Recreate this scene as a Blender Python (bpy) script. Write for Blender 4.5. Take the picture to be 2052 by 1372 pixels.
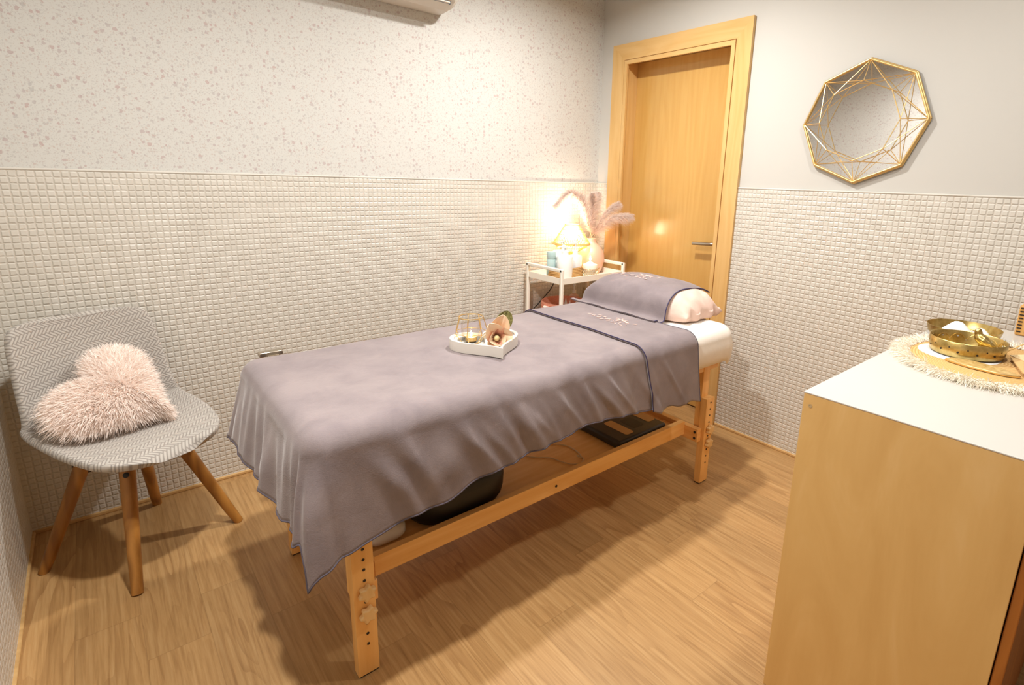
import bpy, bmesh, math, random
import numpy as np
from mathutils import Vector, Matrix

S = bpy.context.scene
for o in list(bpy.data.objects):
    bpy.data.objects.remove(o)

# ------------------------------------------------------------------ camera, world, lights
W, H = 2052, 1372
F_PX, SX, SY = 1077.10, 97.736, -68.596
YAW, PITCH, ROLL = 0.8516550, -0.2345501, 0.0291487
CAM = Vector((-2.543997, -2.575120, 1.3305))
cy, sy, cp, sp = math.cos(YAW), math.sin(YAW), math.cos(PITCH), math.sin(PITCH)
fwd = Vector((cp * cy, cp * sy, sp)); rgt = Vector((sy, -cy, 0)); upv = rgt.cross(fwd)
cr, sr = math.cos(ROLL), math.sin(ROLL)
r2 = cr * rgt + sr * upv; u2 = -sr * rgt + cr * upv
cam_d = bpy.data.cameras.new('camera'); cam_d.sensor_width = 36.0
cam_d.lens = F_PX / W * 36.0; cam_d.shift_x = -SX / W; cam_d.shift_y = SY / W
cam_d.clip_start = 0.02
cam = bpy.data.objects.new('camera', cam_d); S.collection.objects.link(cam)
cam.matrix_world = Matrix(((r2.x, u2.x, -fwd.x, CAM.x), (r2.y, u2.y, -fwd.y, CAM.y), (r2.z, u2.z, -fwd.z, CAM.z), (0, 0, 0, 1)))
S.camera = cam

world = bpy.data.worlds.new('world'); S.world = world; world.use_nodes = True
world.node_tree.nodes['Background'].inputs[0].default_value = (1.0, 0.9, 0.78, 1)
world.node_tree.nodes['Background'].inputs[1].default_value = 0.05

def area_light(name, loc, power, size, color, rot=(0, 0, 0), spread=180):
    d = bpy.data.lights.new(name, 'AREA'); d.shape = 'DISK'; d.size = size; d.energy = power; d.color = color
    d.spread = math.radians(spread)
    o = bpy.data.objects.new(name, d); o.location = loc; o.rotation_euler = rot; S.collection.objects.link(o)
    return o
CEIL = 2.5
WARM = (1.0, 0.985, 0.955)
DOWNLIGHTS = [(-0.88, -0.92, 17.0), (-2.20, -1.40, 18.0), (-0.90, -2.25, 6.5)]
for i, (lx, ly, pw) in enumerate(DOWNLIGHTS):
    area_light('downlight_lamp', (lx, ly, CEIL - 0.03), pw, 0.11, WARM, spread=164)

S.view_settings.view_transform = 'Standard'
S.view_settings.look = 'None'
S.view_settings.exposure = 0.92
S.view_settings.gamma = 1.0
S.view_settings.use_curve_mapping = False
S.cycles.max_bounces = 10
S.cycles.diffuse_bounces = 6
S.cycles.sample_clamp_indirect = 4.0
S.cycles.caustics_reflective = False

# ------------------------------------------------------------------ helpers
rnd = random.Random(7)
nrng = np.random.default_rng(11)

def lin(r, g, b):
    f = lambda c: (c / 255 / 12.92) if c / 255 <= 0.04045 else ((c / 255 + 0.055) / 1.055) ** 2.4
    return (f(r), f(g), f(b), 1.0)

class MB:
    """collects shapes into one mesh"""
    def __init__(s): s.v = []; s.f = []; s.m = []; s.uv = None
    def add(s, verts, faces, mi=0):
        n = len(s.v); s.v.extend([tuple(map(float, p)) for p in verts]); s.f.extend([tuple(i + n for i in f) for f in faces]); s.m.extend([mi] * len(faces)); return s
    def box(s, x0, x1, y0, y1, z0, z1, mi=0):
        v = [(x0, y0, z0), (x1, y0, z0), (x1, y1, z0), (x0, y1, z0), (x0, y0, z1), (x1, y0, z1), (x1, y1, z1), (x0, y1, z1)]
        return s.add(v, [(3, 2, 1, 0), (4, 5, 6, 7), (0, 1, 5, 4), (1, 2, 6, 5), (2, 3, 7, 6), (3, 0, 4, 7)], mi)
    def tube(s, pts, r, n=10, closed=False, mi=0, cap=True):
        pts = [Vector(p) for p in pts]; N = len(pts)
        rs = r if isinstance(r, (list, tuple)) else [r] * N
        verts = []; faces = []
        prev = None
        for i, p in enumerate(pts):
            if closed: t = (pts[(i + 1) % N] - pts[i - 1]).normalized()
            else: t = (pts[min(i + 1, N - 1)] - pts[max(i - 1, 0)]).normalized()
            if prev is None:
                a = Vector((0, 0, 1)) if abs(t.z) < 0.9 else Vector((1, 0, 0))
                nrm = t.cross(a).normalized()
            else:
                nrm = (prev - t * prev.dot(t)); nrm = nrm.normalized() if nrm.length > 1e-6 else t.orthogonal().normalized()
            prev = nrm; b = t.cross(nrm)
            for k in range(n):
                a = 2 * math.pi * k / n
                verts.append(p + (nrm * math.cos(a) + b * math.sin(a)) * rs[i])
        R = N if closed else N - 1
        for i in range(R):
            for k in range(n):
                j = (i + 1) % N; k2 = (k + 1) % n
                faces.append((i * n + k, i * n + k2, j * n + k2, j * n + k))
        if not closed and cap:
            faces.append(tuple(range(n - 1, -1, -1))); faces.append(tuple((N - 1) * n + k for k in range(n)))
        return s.add(verts, faces, mi)
    def lathe(s, prof, c=(0, 0, 0), n=32, mi=0, sx=1.0, sy_=1.0, capb=False, capt=False):
        verts = []; faces = []
        for (r, z) in prof:
            for k in range(n):
                a = 2 * math.pi * k / n
                verts.append((c[0] + r * sx * math.cos(a), c[1] + r * sy_ * math.sin(a), c[2] + z))
        for i in range(len(prof) - 1):
            for k in range(n):
                k2 = (k + 1) % n
                faces.append((i * n + k, i * n + k2, (i + 1) * n + k2, (i + 1) * n + k))
        if capb: faces.append(tuple(range(n - 1, -1, -1)))
        if capt: faces.append(tuple((len(prof) - 1) * n + k for k in range(n)))
        return s.add(verts, faces, mi)
    def grid(s, P, mi=0, closed_u=False):
        P = np.asarray(P); nu, nv = P.shape[:2]
        faces = []
        for i in range(nu if closed_u else nu - 1):
            for j in range(nv - 1):
                i2 = (i + 1) % nu
                faces.append((i * nv + j, i2 * nv + j, i2 * nv + j + 1, i * nv + j + 1))
        return s.add(P.reshape(-1, 3).tolist(), faces, mi)
    def prism(s, poly, z0, z1, mi=0):
        n = len(poly)
        v = [(p[0], p[1], z0) for p in poly] + [(p[0], p[1], z1) for p in poly]
        f = [tuple(range(n - 1, -1, -1)), tuple(range(n, 2 * n))] + [(i, (i + 1) % n, n + (i + 1) % n, n + i) for i in range(n)]
        return s.add(v, f, mi)
    def xform(s, M, start=0):
        for i in range(start, len(s.v)): s.v[i] = tuple(M @ Vector(s.v[i]))
        return s

def obj(name, mb, mats, parent=None, smooth=35, bevel=0, loc=None, subsurf=0, solid=0, seg=2):
    me = bpy.data.meshes.new(name)
    off = Vector(loc) if loc is not None else Vector((0, 0, 0))
    me.from_pydata([tuple(Vector(p) - off) for p in mb.v], [], mb.f)
    mats = mats if isinstance(mats, (list, tuple)) else [mats]
    for m in mats: me.materials.append(m)
    me.polygons.foreach_set('material_index', mb.m)
    if mb.uv is not None:
        l = me.uv_layers.new(name='UVMap')
        vi = np.zeros(len(me.loops), dtype=np.int32); me.loops.foreach_get('vertex_index', vi)
        l.data.foreach_set('uv', np.asarray(mb.uv, dtype=np.float32)[vi].ravel())
    me.validate(); me.update()
    if smooth:
        me.polygons.foreach_set('use_smooth', [True] * len(me.polygons))
        if smooth < 180: me.set_sharp_from_angle(angle=math.radians(smooth))
    o = bpy.data.objects.new(name, me); S.collection.objects.link(o)
    if parent is not None: o.parent = parent; o.location = off - PW(parent)
    else: o.location = off
    if solid:
        m = o.modifiers.new('solid', 'SOLIDIFY'); m.thickness = solid; m.offset = -1
    if bevel:
        m = o.modifiers.new('bevel', 'BEVEL'); m.width = bevel; m.segments = seg; m.limit_method = 'ANGLE'; m.angle_limit = math.radians(40)
    if subsurf:
        m = o.modifiers.new('sub', 'SUBSURF'); m.levels = subsurf; m.render_levels = subsurf
    return o

def PW(o):
    p = Vector((0, 0, 0))
    while o is not None: p = p + o.location; o = o.parent
    return p

def tag(o, label=None, cat=None, group=None, kind=None):
    if label: o['label'] = label
    if cat: o['category'] = cat
    if group: o['group'] = group
    if kind: o['kind'] = kind
    return o

def thing(name, loc, label, cat, group=None):
    o = bpy.data.objects.new(name, None); S.collection.objects.link(o); o.location = loc
    o.empty_display_size = 0.05
    return tag(o, label, cat, group)

def smoothstep(a, b, x):
    t = np.clip((np.asarray(x, float) - a) / (b - a), 0, 1); return t * t * (3 - 2 * t)

# ------------------------------------------------------------------ materials
def mat(name, color, rough=0.5, metal=0.0, **kw):
    m = bpy.data.materials.new(name); m.use_nodes = True
    b = m.node_tree.nodes['Principled BSDF']
    b.inputs['Base Color'].default_value = color; b.inputs['Roughness'].default_value = rough; b.inputs['Metallic'].default_value = metal
    for k, v in kw.items(): b.inputs[k.replace('_', ' ')].default_value = v
    return m

class NT:
    def __init__(s, m): s.t = m.node_tree; s.b = s.t.nodes['Principled BSDF']
    def n(s, typ, **kw):
        nd = s.t.nodes.new(typ)
        for k, v in kw.items(): setattr(nd, k, v)
        return nd
    def l(s, a, b): s.t.links.new(a, b)
    def math(s, op, a, b=None, c=None):
        nd = s.n('ShaderNodeMath', operation=op)
        for i, x in enumerate((a, b, c)):
            if x is None: continue
            if isinstance(x, (int, float)): nd.inputs[i].default_value = x
            else: s.l(x, nd.inputs[i])
        return nd.outputs[0]
    def coord(s, kind='Object', scale=(1, 1, 1), rot=(0, 0, 0)):
        tc = s.n('ShaderNodeTexCoord'); mp = s.n('ShaderNodeMapping')
        mp.inputs['Scale'].default_value = scale; mp.inputs['Rotation'].default_value = rot
        s.l(tc.outputs[kind], mp.inputs[0]); return mp.outputs[0]
    def noise(s, vec, scale, detail=3, rough=0.5, dist=0.0):
        nd = s.n('ShaderNodeTexNoise'); nd.inputs['Scale'].default_value = scale; nd.inputs['Detail'].default_value = detail
        nd.inputs['Roughness'].default_value = rough; nd.inputs['Distortion'].default_value = dist
        if vec is not None: s.l(vec, nd.inputs['Vector'])
        return nd
    def ramp(s, fac, stops):
        nd = s.n('ShaderNodeValToRGB'); cr = nd.color_ramp
        while len(cr.elements) < len(stops): cr.elements.new(0.5)
        for e, (p, c) in zip(cr.elements, stops):
            e.position = p; e.color = c if len(c) == 4 else (*c, 1)
        s.l(fac, nd.inputs[0]); return nd.outputs[0]
    def mix(s, fac, a, b, blend='MIX'):
        nd = s.n('ShaderNodeMix', data_type='RGBA', blend_type=blend)
        for sock, x in ((nd.inputs[0], fac), (nd.inputs[6], a), (nd.inputs[7], b)):
            if isinstance(x, (int, float)): sock.default_value = x
            elif isinstance(x, tuple): sock.default_value = x
            else: s.l(x, sock)
        return nd.outputs[2]
    def bump(s, height, strength=0.3, dist=0.01, normal=None):
        nd = s.n('ShaderNodeBump'); nd.inputs['Strength'].default_value = strength; nd.inputs['Distance'].default_value = dist
        s.l(height, nd.inputs['Height'])
        if normal is not None: s.l(normal, nd.inputs['Normal'])
        return nd.outputs[0]

def wood(name, base, dark, axis='X', rough=0.45, grain=1.0, ring=0.35, bump=0.05, coat=0.0):
    m = mat(name, base, rough); t = NT(m)
    sc = {'X': (1.6, 26, 26), 'Y': (26, 1.6, 26), 'Z': (26, 26, 1.6)}[axis]
    v = t.coord('Object', sc)
    n1 = t.noise(v, 1.6 * grain, 5, 0.6)
    sc2 = {'X': (0.5, 5, 5), 'Y': (5, 0.5, 5), 'Z': (5, 5, 0.5)}[axis]
    v2 = t.coord('Object', sc2)
    n2 = t.noise(v2, 1.3 * grain, 2, 0.5)
    rings = t.math('FRACT', t.math('MULTIPLY', n2.outputs[0], 9.0))
    tri = t.math('ABSOLUTE', t.math('SUBTRACT', rings, 0.5))
    f = t.math('ADD', t.math('MULTIPLY', n1.outputs[0], 1.0 - ring), t.math('MULTIPLY', tri, ring * 1.6))
    col = t.ramp(f, [(0.28, dark), (0.62, base)])
    n3 = t.noise(t.coord('Object', (1, 1, 1)), 2.2, 2)
    col = t.mix(t.math('MULTIPLY', n3.outputs[0], 0.25), col, tuple(min(1, c * 1.25) for c in base[:3]) + (1,))
    t.l(col, t.b.inputs['Base Color'])
    if bump: t.l(t.bump(n1.outputs[0], bump, 0.002), t.b.inputs['Normal'])
    if coat: t.b.inputs['Coat Weight'].default_value = coat; t.b.inputs['Coat Roughness'].default_value = 0.13
    return m

def fabric(name, c1, c2, rough=0.9, sheen=0.4, scale=9, fine=350, bump=0.25):
    m = mat(name, c1, rough); t = NT(m)
    v = t.coord('Object')
    n = t.noise(v, scale, 4, 0.6, 0.4)
    t.l(t.ramp(n.outputs[0], [(0.3, c1), (0.7, c2)]), t.b.inputs['Base Color'])
    t.b.inputs['Sheen Weight'].default_value = sheen; t.b.inputs['Sheen Roughness'].default_value = 0.4
    t.b.inputs['Sheen Tint'].default_value = (1, 0.97, 0.95, 1)
    t.b.inputs['Specular IOR Level'].default_value = 0.15
    nf = t.noise(v, fine, 2)
    big = t.noise(v, 14, 3, 0.55, 0.6)
    b0 = t.bump(big.outputs[0], 0.12, 0.012)
    t.l(t.bump(nf.outputs[0], bump, 0.002, b0), t.b.inputs['Normal'])
    return m

# --- room materials
def mosaic(name, axes, c1, c2, grout):
    """small raised square mosaic; axes: which object axes run along / up the wall"""
    m = mat(name, c1, 0.38); t = NT(m)
    tc = t.n('ShaderNodeTexCoord'); sep = t.n('ShaderNodeSeparateXYZ'); t.l(tc.outputs['Object'], sep.inputs[0])
    P = 0.02185
    u = t.math('DIVIDE', sep.outputs[axes[0]], P); v = t.math('DIVIDE', sep.outputs[axes[1]], P)
    # slightly wobbly tile edges
    wob = t.noise(tc.outputs['Object'], 55, 1)
    wv = t.math('MULTIPLY', t.math('SUBTRACT', wob.outputs[0], 0.5), 0.22)
    fu = t.math('FRACT', t.math('ADD', u, wv)); fv = t.math('FRACT', t.math('ADD', v, wv))
    du = t.math('MINIMUM', fu, t.math('SUBTRACT', 1.0, fu)); dv = t.math('MINIMUM', fv, t.math('SUBTRACT', 1.0, fv))
    d = t.math('SMOOTH_MIN', du, dv, 0.06)
    ms = t.n('ShaderNodeMapRange', interpolation_type='SMOOTHSTEP'); t.l(d, ms.inputs[0])
    ms.inputs[1].default_value = 0.03; ms.inputs[2].default_value = 0.20
    h = ms.outputs[0]
    cell = t.n('ShaderNodeCombineXYZ')
    t.l(t.math('FLOOR', t.math('ADD', u, wv)), cell.inputs[0]); t.l(t.math('FLOOR', t.math('ADD', v, wv)), cell.inputs[1])
    wn = t.n('ShaderNodeTexWhiteNoise', noise_dimensions='3D'); t.l(cell.outputs[0], wn.inputs[0])
    col = t.mix(wn.outputs[0], c1, c2)
    mg = t.n('ShaderNodeMapRange'); t.l(d, mg.inputs[0]); mg.inputs[1].default_value = 0.03; mg.inputs[2].default_value = 0.10
    t.l(t.mix(mg.outputs[0], grout, col), t.b.inputs['Base Color'])
    lump = t.noise(tc.outputs['Object'], 120, 2)
    hh = t.math('ADD', h, t.math('MULTIPLY', lump.outputs[0], 0.25))
    t.l(t.bump(hh, 0.62, 0.003), t.b.inputs['Normal'])
    return m

def terrazzo(name, axes, base):
    m = mat(name, base, 0.8); t = NT(m)
    tc = t.n('ShaderNodeTexCoord')
    nz = t.noise(tc.outputs['Object'], 90, 3, 0.6)
    sub = t.n('ShaderNodeVectorMath', operation='SUBTRACT'); t.l(nz.outputs[1], sub.inputs[0]); sub.inputs[1].default_value = (0.5, 0.5, 0.5)
    scl = t.n('ShaderNodeVectorMath', operation='SCALE'); t.l(sub.outputs[0], scl.inputs[0]); scl.inputs['Scale'].default_value = 0.014
    add = t.n('ShaderNodeVectorMath', operation='ADD'); t.l(tc.outputs['Object'], add.inputs[0]); t.l(scl.outputs[0], add.inputs[1])
    sep = t.n('ShaderNodeSeparateXYZ'); t.l(add.outputs[0], sep.inputs[0])
    com = t.n('ShaderNodeCombineXYZ'); t.l(sep.outputs[axes[0]], com.inputs[0]); t.l(sep.outputs[axes[1]], com.inputs[1])
    col = base
    layers = [(210, 0.27, 0.12, [(0.0, lin(222, 212, 202)), (0.6, lin(212, 205, 200)), (1.0, lin(232, 206, 192))], 0.48),
              (120, 0.27, 0.28, [(0.0, lin(222, 196, 188)), (0.5, lin(208, 202, 197)), (1.0, lin(228, 196, 182))], 0.52),
              (58, 0.27, 0.62, [(0.0, lin(214, 172, 166)), (0.5, lin(208, 180, 178)), (1.0, lin(210, 203, 198))], 0.58)]
    for k, (sc, rad, thr, stops, op) in enumerate(layers):
        vo = t.n('ShaderNodeTexVoronoi', voronoi_dimensions='2D', feature='F1'); vo.inputs['Scale'].default_value = sc
        mp = t.n('ShaderNodeMapping'); mp.inputs['Location'].default_value = (k * 3.17, k * 1.31, 0); t.l(com.outputs[0], mp.inputs[0])
        t.l(mp.outputs[0], vo.inputs['Vector'])
        sc3 = t.n('ShaderNodeSeparateColor'); t.l(vo.outputs['Color'], sc3.inputs[0])
        size = t.math('MULTIPLY', t.math('MAXIMUM', t.math('SUBTRACT', sc3.outputs[0], thr), 0.0), rad / (1 - thr) * 1.5)
        on = t.math('LESS_THAN', vo.outputs['Distance'], size)
        cc = t.ramp(sc3.outputs[1], stops)
        col = t.mix(t.math('MULTIPLY', on, op), col, cc)
    t.l(t.mix(1.0, col, (.67, .70, .715, 1), 'MULTIPLY'), t.b.inputs['Base Color'])
    return m

def floor_mat():
    m = mat('vinyl_plank_floor', lin(176, 128, 78), 0.42); t = NT(m)
    tc = t.n('ShaderNodeTexCoord'); sep = t.n('ShaderNodeSeparateXYZ'); t.l(tc.outputs['Object'], sep.inputs[0])
    PWD, PL = 0.152, 0.92
    u = t.math('DIVIDE', sep.outputs[0], PWD); iu = t.math('FLOOR', u)
    wn0 = t.n('ShaderNodeTexWhiteNoise', noise_dimensions='1D'); t.l(iu, wn0.inputs['W'])
    v = t.math('ADD', t.math('DIVIDE', sep.outputs[1], PL), wn0.outputs[0]); iv = t.math('FLOOR', v)
    cell = t.n('ShaderNodeCombineXYZ'); t.l(iu, cell.inputs[0]); t.l(iv, cell.inputs[1])
    wn = t.n('ShaderNodeTexWhiteNoise', noise_dimensions='3D'); t.l(cell.outputs[0], wn.inputs[0])
    # per-plank shifted coordinates
    off = t.n('ShaderNodeVectorMath', operation='SCALE'); t.l(wn.outputs[1], off.inputs[0]); off.inputs['Scale'].default_value = 17.0
    addv = t.n('ShaderNodeVectorMath', operation='ADD'); t.l(tc.outputs['Object'], addv.inputs[0]); t.l(off.outputs[0], addv.inputs[1])
    def mp(sc):
        x = t.n('ShaderNodeMapping'); x.inputs['Scale'].default_value = sc; t.l(addv.outputs[0], x.inputs[0]); return x.outputs[0]
    g1 = t.noise(mp((60, 2.2, 1)), 1.8, 6, 0.65, 0.2)
    g2 = t.noise(mp((9.0, 1.15, 1)), 0.95, 2, 0.45, 0.25)
    rings = t.math('FRACT', t.math('MULTIPLY', g2.outputs[0], 11.0))
    ringm = t.n('ShaderNodeMapRange', interpolation_type='SMOOTHSTEP'); t.l(rings, ringm.inputs[0])
    ringm.inputs[1].default_value = 0.0; ringm.inputs[2].default_value = 0.55
    g3 = t.noise(mp((3, 1.0, 1)), 1.2, 2)
    gate = t.n('ShaderNodeMapRange'); t.l(g3.outputs[0], gate.inputs[0]); gate.inputs[1].default_value = 0.40; gate.inputs[2].default_value = 0.62
    col = t.ramp(g1.outputs[0], [(0.25, lin(150, 113, 69)), (0.5, lin(177, 138, 89)), (0.75, lin(191, 155, 106))])
    dk = t.math('MULTIPLY', t.math('SUBTRACT', 1.0, ringm.outputs[0]), t.math('MULTIPLY', gate.outputs[0], 0.42))
    col = t.mix(dk, col, lin(128, 88, 48))
    br = t.math('ADD', 0.88, t.math('MULTIPLY', wn.outputs[0], 0.2))
    cb = t.n('ShaderNodeCombineColor'); [t.l(br, cb.inputs[i]) for i in range(3)]
    col = t.mix(1.0, col, cb.outputs[0], 'MULTIPLY')
    fu = t.math('FRACT', u); du = t.math('MINIMUM', fu, t.math('SUBTRACT', 1.0, fu))
    fv = t.math('FRACT', v); dv = t.math('MINIMUM', fv, t.math('SUBTRACT', 1.0, fv))
    seam = t.math('MAXIMUM', t.math('LESS_THAN', du, 0.009), t.math('LESS_THAN', dv, 0.0016))
    col = t.mix(t.math('MULTIPLY', seam, 0.2), col, lin(96, 66, 38))
    t.l(col, t.b.inputs['Base Color'])
    t.l(t.bump(g1.outputs[0], 0.06, 0.002), t.b.inputs['Normal'])
    t.b.inputs['Specular IOR Level'].default_value = 0.35
    return m

M = {}
M['floor'] = floor_mat()
TC1, TC2, TGR = lin(211, 206, 196), lin(204, 199, 188), lin(201, 194, 182)
M['tile_x'] = mosaic('mosaic_tile_back', (0, 2), TC1, TC2, TGR)
M['tile_y'] = mosaic('mosaic_tile_side', (1, 2), TC1, TC2, TGR)
M['paper_x'] = terrazzo('terrazzo_wallpaper_back', (0, 2), lin(243, 237, 228))
M['paper_y'] = terrazzo('terrazzo_wallpaper_side', (1, 2), lin(243, 237, 228))
def paint(name, c):
    m = mat(name, c, 0.75); t = NT(m)
    n = t.noise(t.coord('Object'), 3, 3); t.l(t.mix(t.math('MULTIPLY', n.outputs[0], 0.25), c, tuple(x * 0.93 for x in c[:3]) + (1,)), t.b.inputs['Base Color'])
    return m
M['paint'] = paint('warm_white_paint', lin(197, 194, 187))
M['ceiling'] = paint('white_ceiling', lin(205, 200, 192))
M['front'] = paint('low_bounce_dark_paint', lin(160, 146, 130))  # unseen wall behind the camera, darkened to cut bounced light and deepen shade
M['grout'] = mat('cream_caulk', lin(206, 201, 191), 0.6)
M['skirt'] = wood('ochre_floor_trim', lin(206, 168, 112), lin(186, 146, 92), 'X', 0.5)
M['door'] = wood('door_beech_veneer', lin(200, 158, 88), lin(192, 147, 75), 'Z', 0.30, 1.0, 0.22, 0.0, 0.4)
M['casing'] = wood('door_casing_beech', lin(212, 174, 114), lin(203, 160, 96), 'Z', 0.36, 1.0, 0.3, 0.0)
M['casing_h'] = wood('door_casing_beech_top', lin(212, 174, 114), lin(203, 160, 96), 'Y', 0.36, 1.0, 0.3, 0.0)
M['beech'] = wood('table_beech_long', lin(240, 192, 124), lin(226, 170, 98), 'X', 0.4, 1.0, 0.25, 0.02)
M['beech_z'] = wood('table_beech_leg', lin(240, 190, 120), lin(226, 168, 94), 'Z', 0.4, 1.0, 0.25, 0.02)
M['beech_y'] = wood('table_beech_cross', lin(236, 184, 116), lin(222, 162, 90), 'Y', 0.4, 1.0, 0.25, 0.02)
M['knob'] = wood('pale_knob_wood', lin(226, 190, 134), lin(208, 168, 108), 'Z', 0.45)
M['hole'] = mat('dark_hole', lin(40, 28, 18), 0.7)
M['blkplastic'] = mat('black_plastic', lin(26, 22, 18), 0.5)
M['legwood'] = wood('chair_leg_oak', lin(170, 118, 54), lin(128, 82, 32), 'Z', 0.4, 1.0, 0.45, 0.03)
M['white_metal'] = mat('white_powder_coat', lin(240, 232, 218), 0.4)
M['white_lam'] = mat('white_laminate', lin(206, 202, 195), 0.22)
M['white_plastic'] = mat('white_plastic', lin(212, 206, 197), 0.4)
M['gold'] = mat('brushed_gold', lin(236, 204, 142), 0.38, 1.0)
M['goldwire'] = mat('gold_wire', lin(238, 206, 142), 0.3, 1.0)
M['brass'] = None
M['mirror'] = mat('mirror_glass', (0.92, 0.92, 0.92, 1), 0.01, 1.0)
M['steel'] = mat('brushed_steel', lin(190, 180, 165), 0.28, 1.0)
M['blanket'] = fabric('mauve_velour', lin(128, 117, 119), lin(144, 132, 132), 0.9, 0.35)
M['towel'] = fabric('mauve_towel', lin(122, 111, 113), lin(139, 127, 128), 0.9, 0.32)
M['hem'] = mat('navy_hem', lin(52, 48, 88), 0.9)
M['hemsoft'] = mat('mauve_hem', lin(88, 80, 90), 0.9)
M['sheet'] = fabric('white_cotton', lin(234, 228, 220), lin(226, 219, 209), 0.85, 0.1, 6, 500, 0.08)
M['pillow'] = fabric('pale_pink_cotton', lin(226, 200, 186), lin(212, 180, 166), 0.85, 0.2, 12, 500, 0.08)
M['thread'] = mat('peach_thread', lin(216, 186, 176), 0.8)
M['dark'] = mat('dark_grey_vinyl', lin(52, 46, 40), 0.45)
M['black'] = mat('black_vinyl', lin(18, 14, 10), 0.5)

def birch():
    m = mat('birch_veneer', lin(214, 170, 100), 0.4); t = NT(m)
    v = t.coord('Object', (1, 5, 1.2)); n = t.noise(v, 1.6, 4, 0.6, 1.1)
    n2 = t.noise(t.coord('Object', (1, 60, 1.5)), 2.0, 4)
    col = t.ramp(n.outputs[0], [(0.3, lin(214, 172, 106)), (0.55, lin(222, 182, 116)), (0.8, lin(230, 194, 134))])
    col = t.mix(t.math('MULTIPLY', n2.outputs[0], 0.16), col, lin(204, 152, 82))
    t.l(col, t.b.inputs['Base Color']); return m
M['birch'] = birch()
M['brown_wood'] = wood('brown_stained_edge', lin(170, 104, 40), lin(142, 82, 26), 'Z', 0.45)

def brass_mat():
    m = mat('aged_brass', lin(206, 170, 88), 0.34, 1.0); t = NT(m)
    n = t.noise(t.coord('Object'), 40, 4, 0.6)
    t.l(t.ramp(n.outputs[0], [(0.3, lin(170, 142, 78)), (0.65, lin(212, 188, 124))]), t.b.inputs['Base Color'])
    return m
M['brass'] = brass_mat()

# ------------------------------------------------------------------ room shell
LX, FY = -2.862, -3.05        # left wall, wall behind the camera
TILE = 1.315
def struct(name, mb, mats, **k):
    o = obj(name, mb, mats, **k); o['kind'] = 'structure'; return o
def stile(x0, x1):
    return None
T = 0.006
struct('floor', MB().box(LX - .1, .25, FY - .1, .1, -.06, 0), M['floor'], smooth=0)
struct('ceiling', MB().box(LX - .1, .25, FY - .1, .1, CEIL, CEIL + .06), M['ceiling'], smooth=0)
b = MB().box(LX - .1, .25, 0, .1, 0, CEIL, 0); b.box(LX, 0, -T, 0, 0.012, TILE, 1)
struct('wall_back', b, [M['paper_x'], M['tile_x']], smooth=0)
b = MB().box(LX - .1, LX, FY - .1, 0, 0, CEIL, 0); b.box(LX, LX + T, FY, -T, 0.012, TILE, 1)
struct('wall_left', b, [M['paper_y'], M['tile_y']], smooth=0)
# door wall: opening between DY0 (far) and DY1 (near)
DY0, DY1, DTOP = -0.190, -0.946, 2.040
b = MB().box(0, .25, DY0, 0, 0, CEIL, 0).box(0, .25, FY - .1, DY1, 0, CEIL, 0).box(0, .25, DY1, DY0, DTOP, CEIL, 0).box(.20, .25, DY1, DY0, 0, DTOP, 0)
b.box(-T, 0, -.106, -T, .012, TILE, 1).box(-T, 0, FY, -1.032, .012, TILE, 1)
struct('wall_right', b, [M['paint'], M['tile_y']], smooth=0)
struct('wall_front', MB().box(LX - .1, .25, FY - .1, FY, 0, CEIL), M['front'], smooth=0)
# rounded cap on top of the mosaic and thin strip at the floor
def cap_profile(b, p0, p1):
    b.tube([p0, p1], 0.0062, 10)
struct('trim_1', MB().tube([(LX, -.005, TILE), (0, -.005, TILE)], .0042, 10), M['grout'])
struct('trim_2', MB().tube([(-.005, -.006, TILE), (-.005, -.107, TILE)], .0042, 10), M['grout'])
struct('trim_3', MB().tube([(-.005, -1.032, TILE), (-.005, FY, TILE)], .0042, 10), M['grout'])
struct('trim_4', MB().tube([(LX + .005, -.006, TILE), (LX + .005, FY, TILE)], .0042, 10), M['grout'])
struct('baseboard_back', MB().box(LX, -.0, -.014, 0, 0, .014), M['skirt'], bevel=.003)
struct('baseboard_right', MB().box(-.014, 0, FY, -1.034, 0, .014), M['skirt'], bevel=.003)
struct('baseboard_left', MB().box(LX, LX + .014, FY, -.014, 0, .014), M['skirt'], bevel=.003)

# door: leaf + jambs + casing + handle
door = bpy.data.objects.new('door_1', None); S.collection.objects.link(door); door.location = (0.1, -.56, 0); door['kind'] = 'structure'
obj('door_leaf', MB().box(.100, .140, -.916, -.205, .008, 2.030), M['door'], door, smooth=0, bevel=.001)
b = MB().box(.0, .145, -.205, DY0, 0, DTOP).box(.0, .145, DY1, -.930, 0, DTOP)
obj('jamb', b, M['casing'], door, smooth=0)
obj('jamb_head', MB().box(.0, .145, -.930, -.205, 2.032, DTOP), M['casing_h'], door, smooth=0)
def casing_side(ya, yb, flip):
    # mitred flat casing with a small bead along the inner edge; ya outer, yb inner edge
    sgn = 1 if ya > yb else -1
    b = MB(); ZT = 2.1204
    w = abs(ya - yb)
    def strip(o0, o1, th0, th1):
        a0, a1 = ya - sgn * o0, ya - sgn * o1
        z0, z1 = ZT - o0, ZT - o1
        v = [(0, a0, 0), (0, a1, 0), (-th1, a1, 0), (-th0, a0, 0), (0, a0, z0), (0, a1, z1), (-th1, a1, z1), (-th0, a0, z0)]
        f = [(0, 1, 2, 3), (4, 7, 6, 5), (0, 4, 5, 1), (1, 5, 6, 2), (2, 6, 7, 3), (3, 7, 4, 0)]
        if sgn < 0: f = [tuple(reversed(q)) for q in f]
        b.add(v, f)
    strip(0, w - .026, .020, .013); strip(w - .026, w - .022, .007, .007); strip(w - .022, w, .015, .015)
    return b
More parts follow.
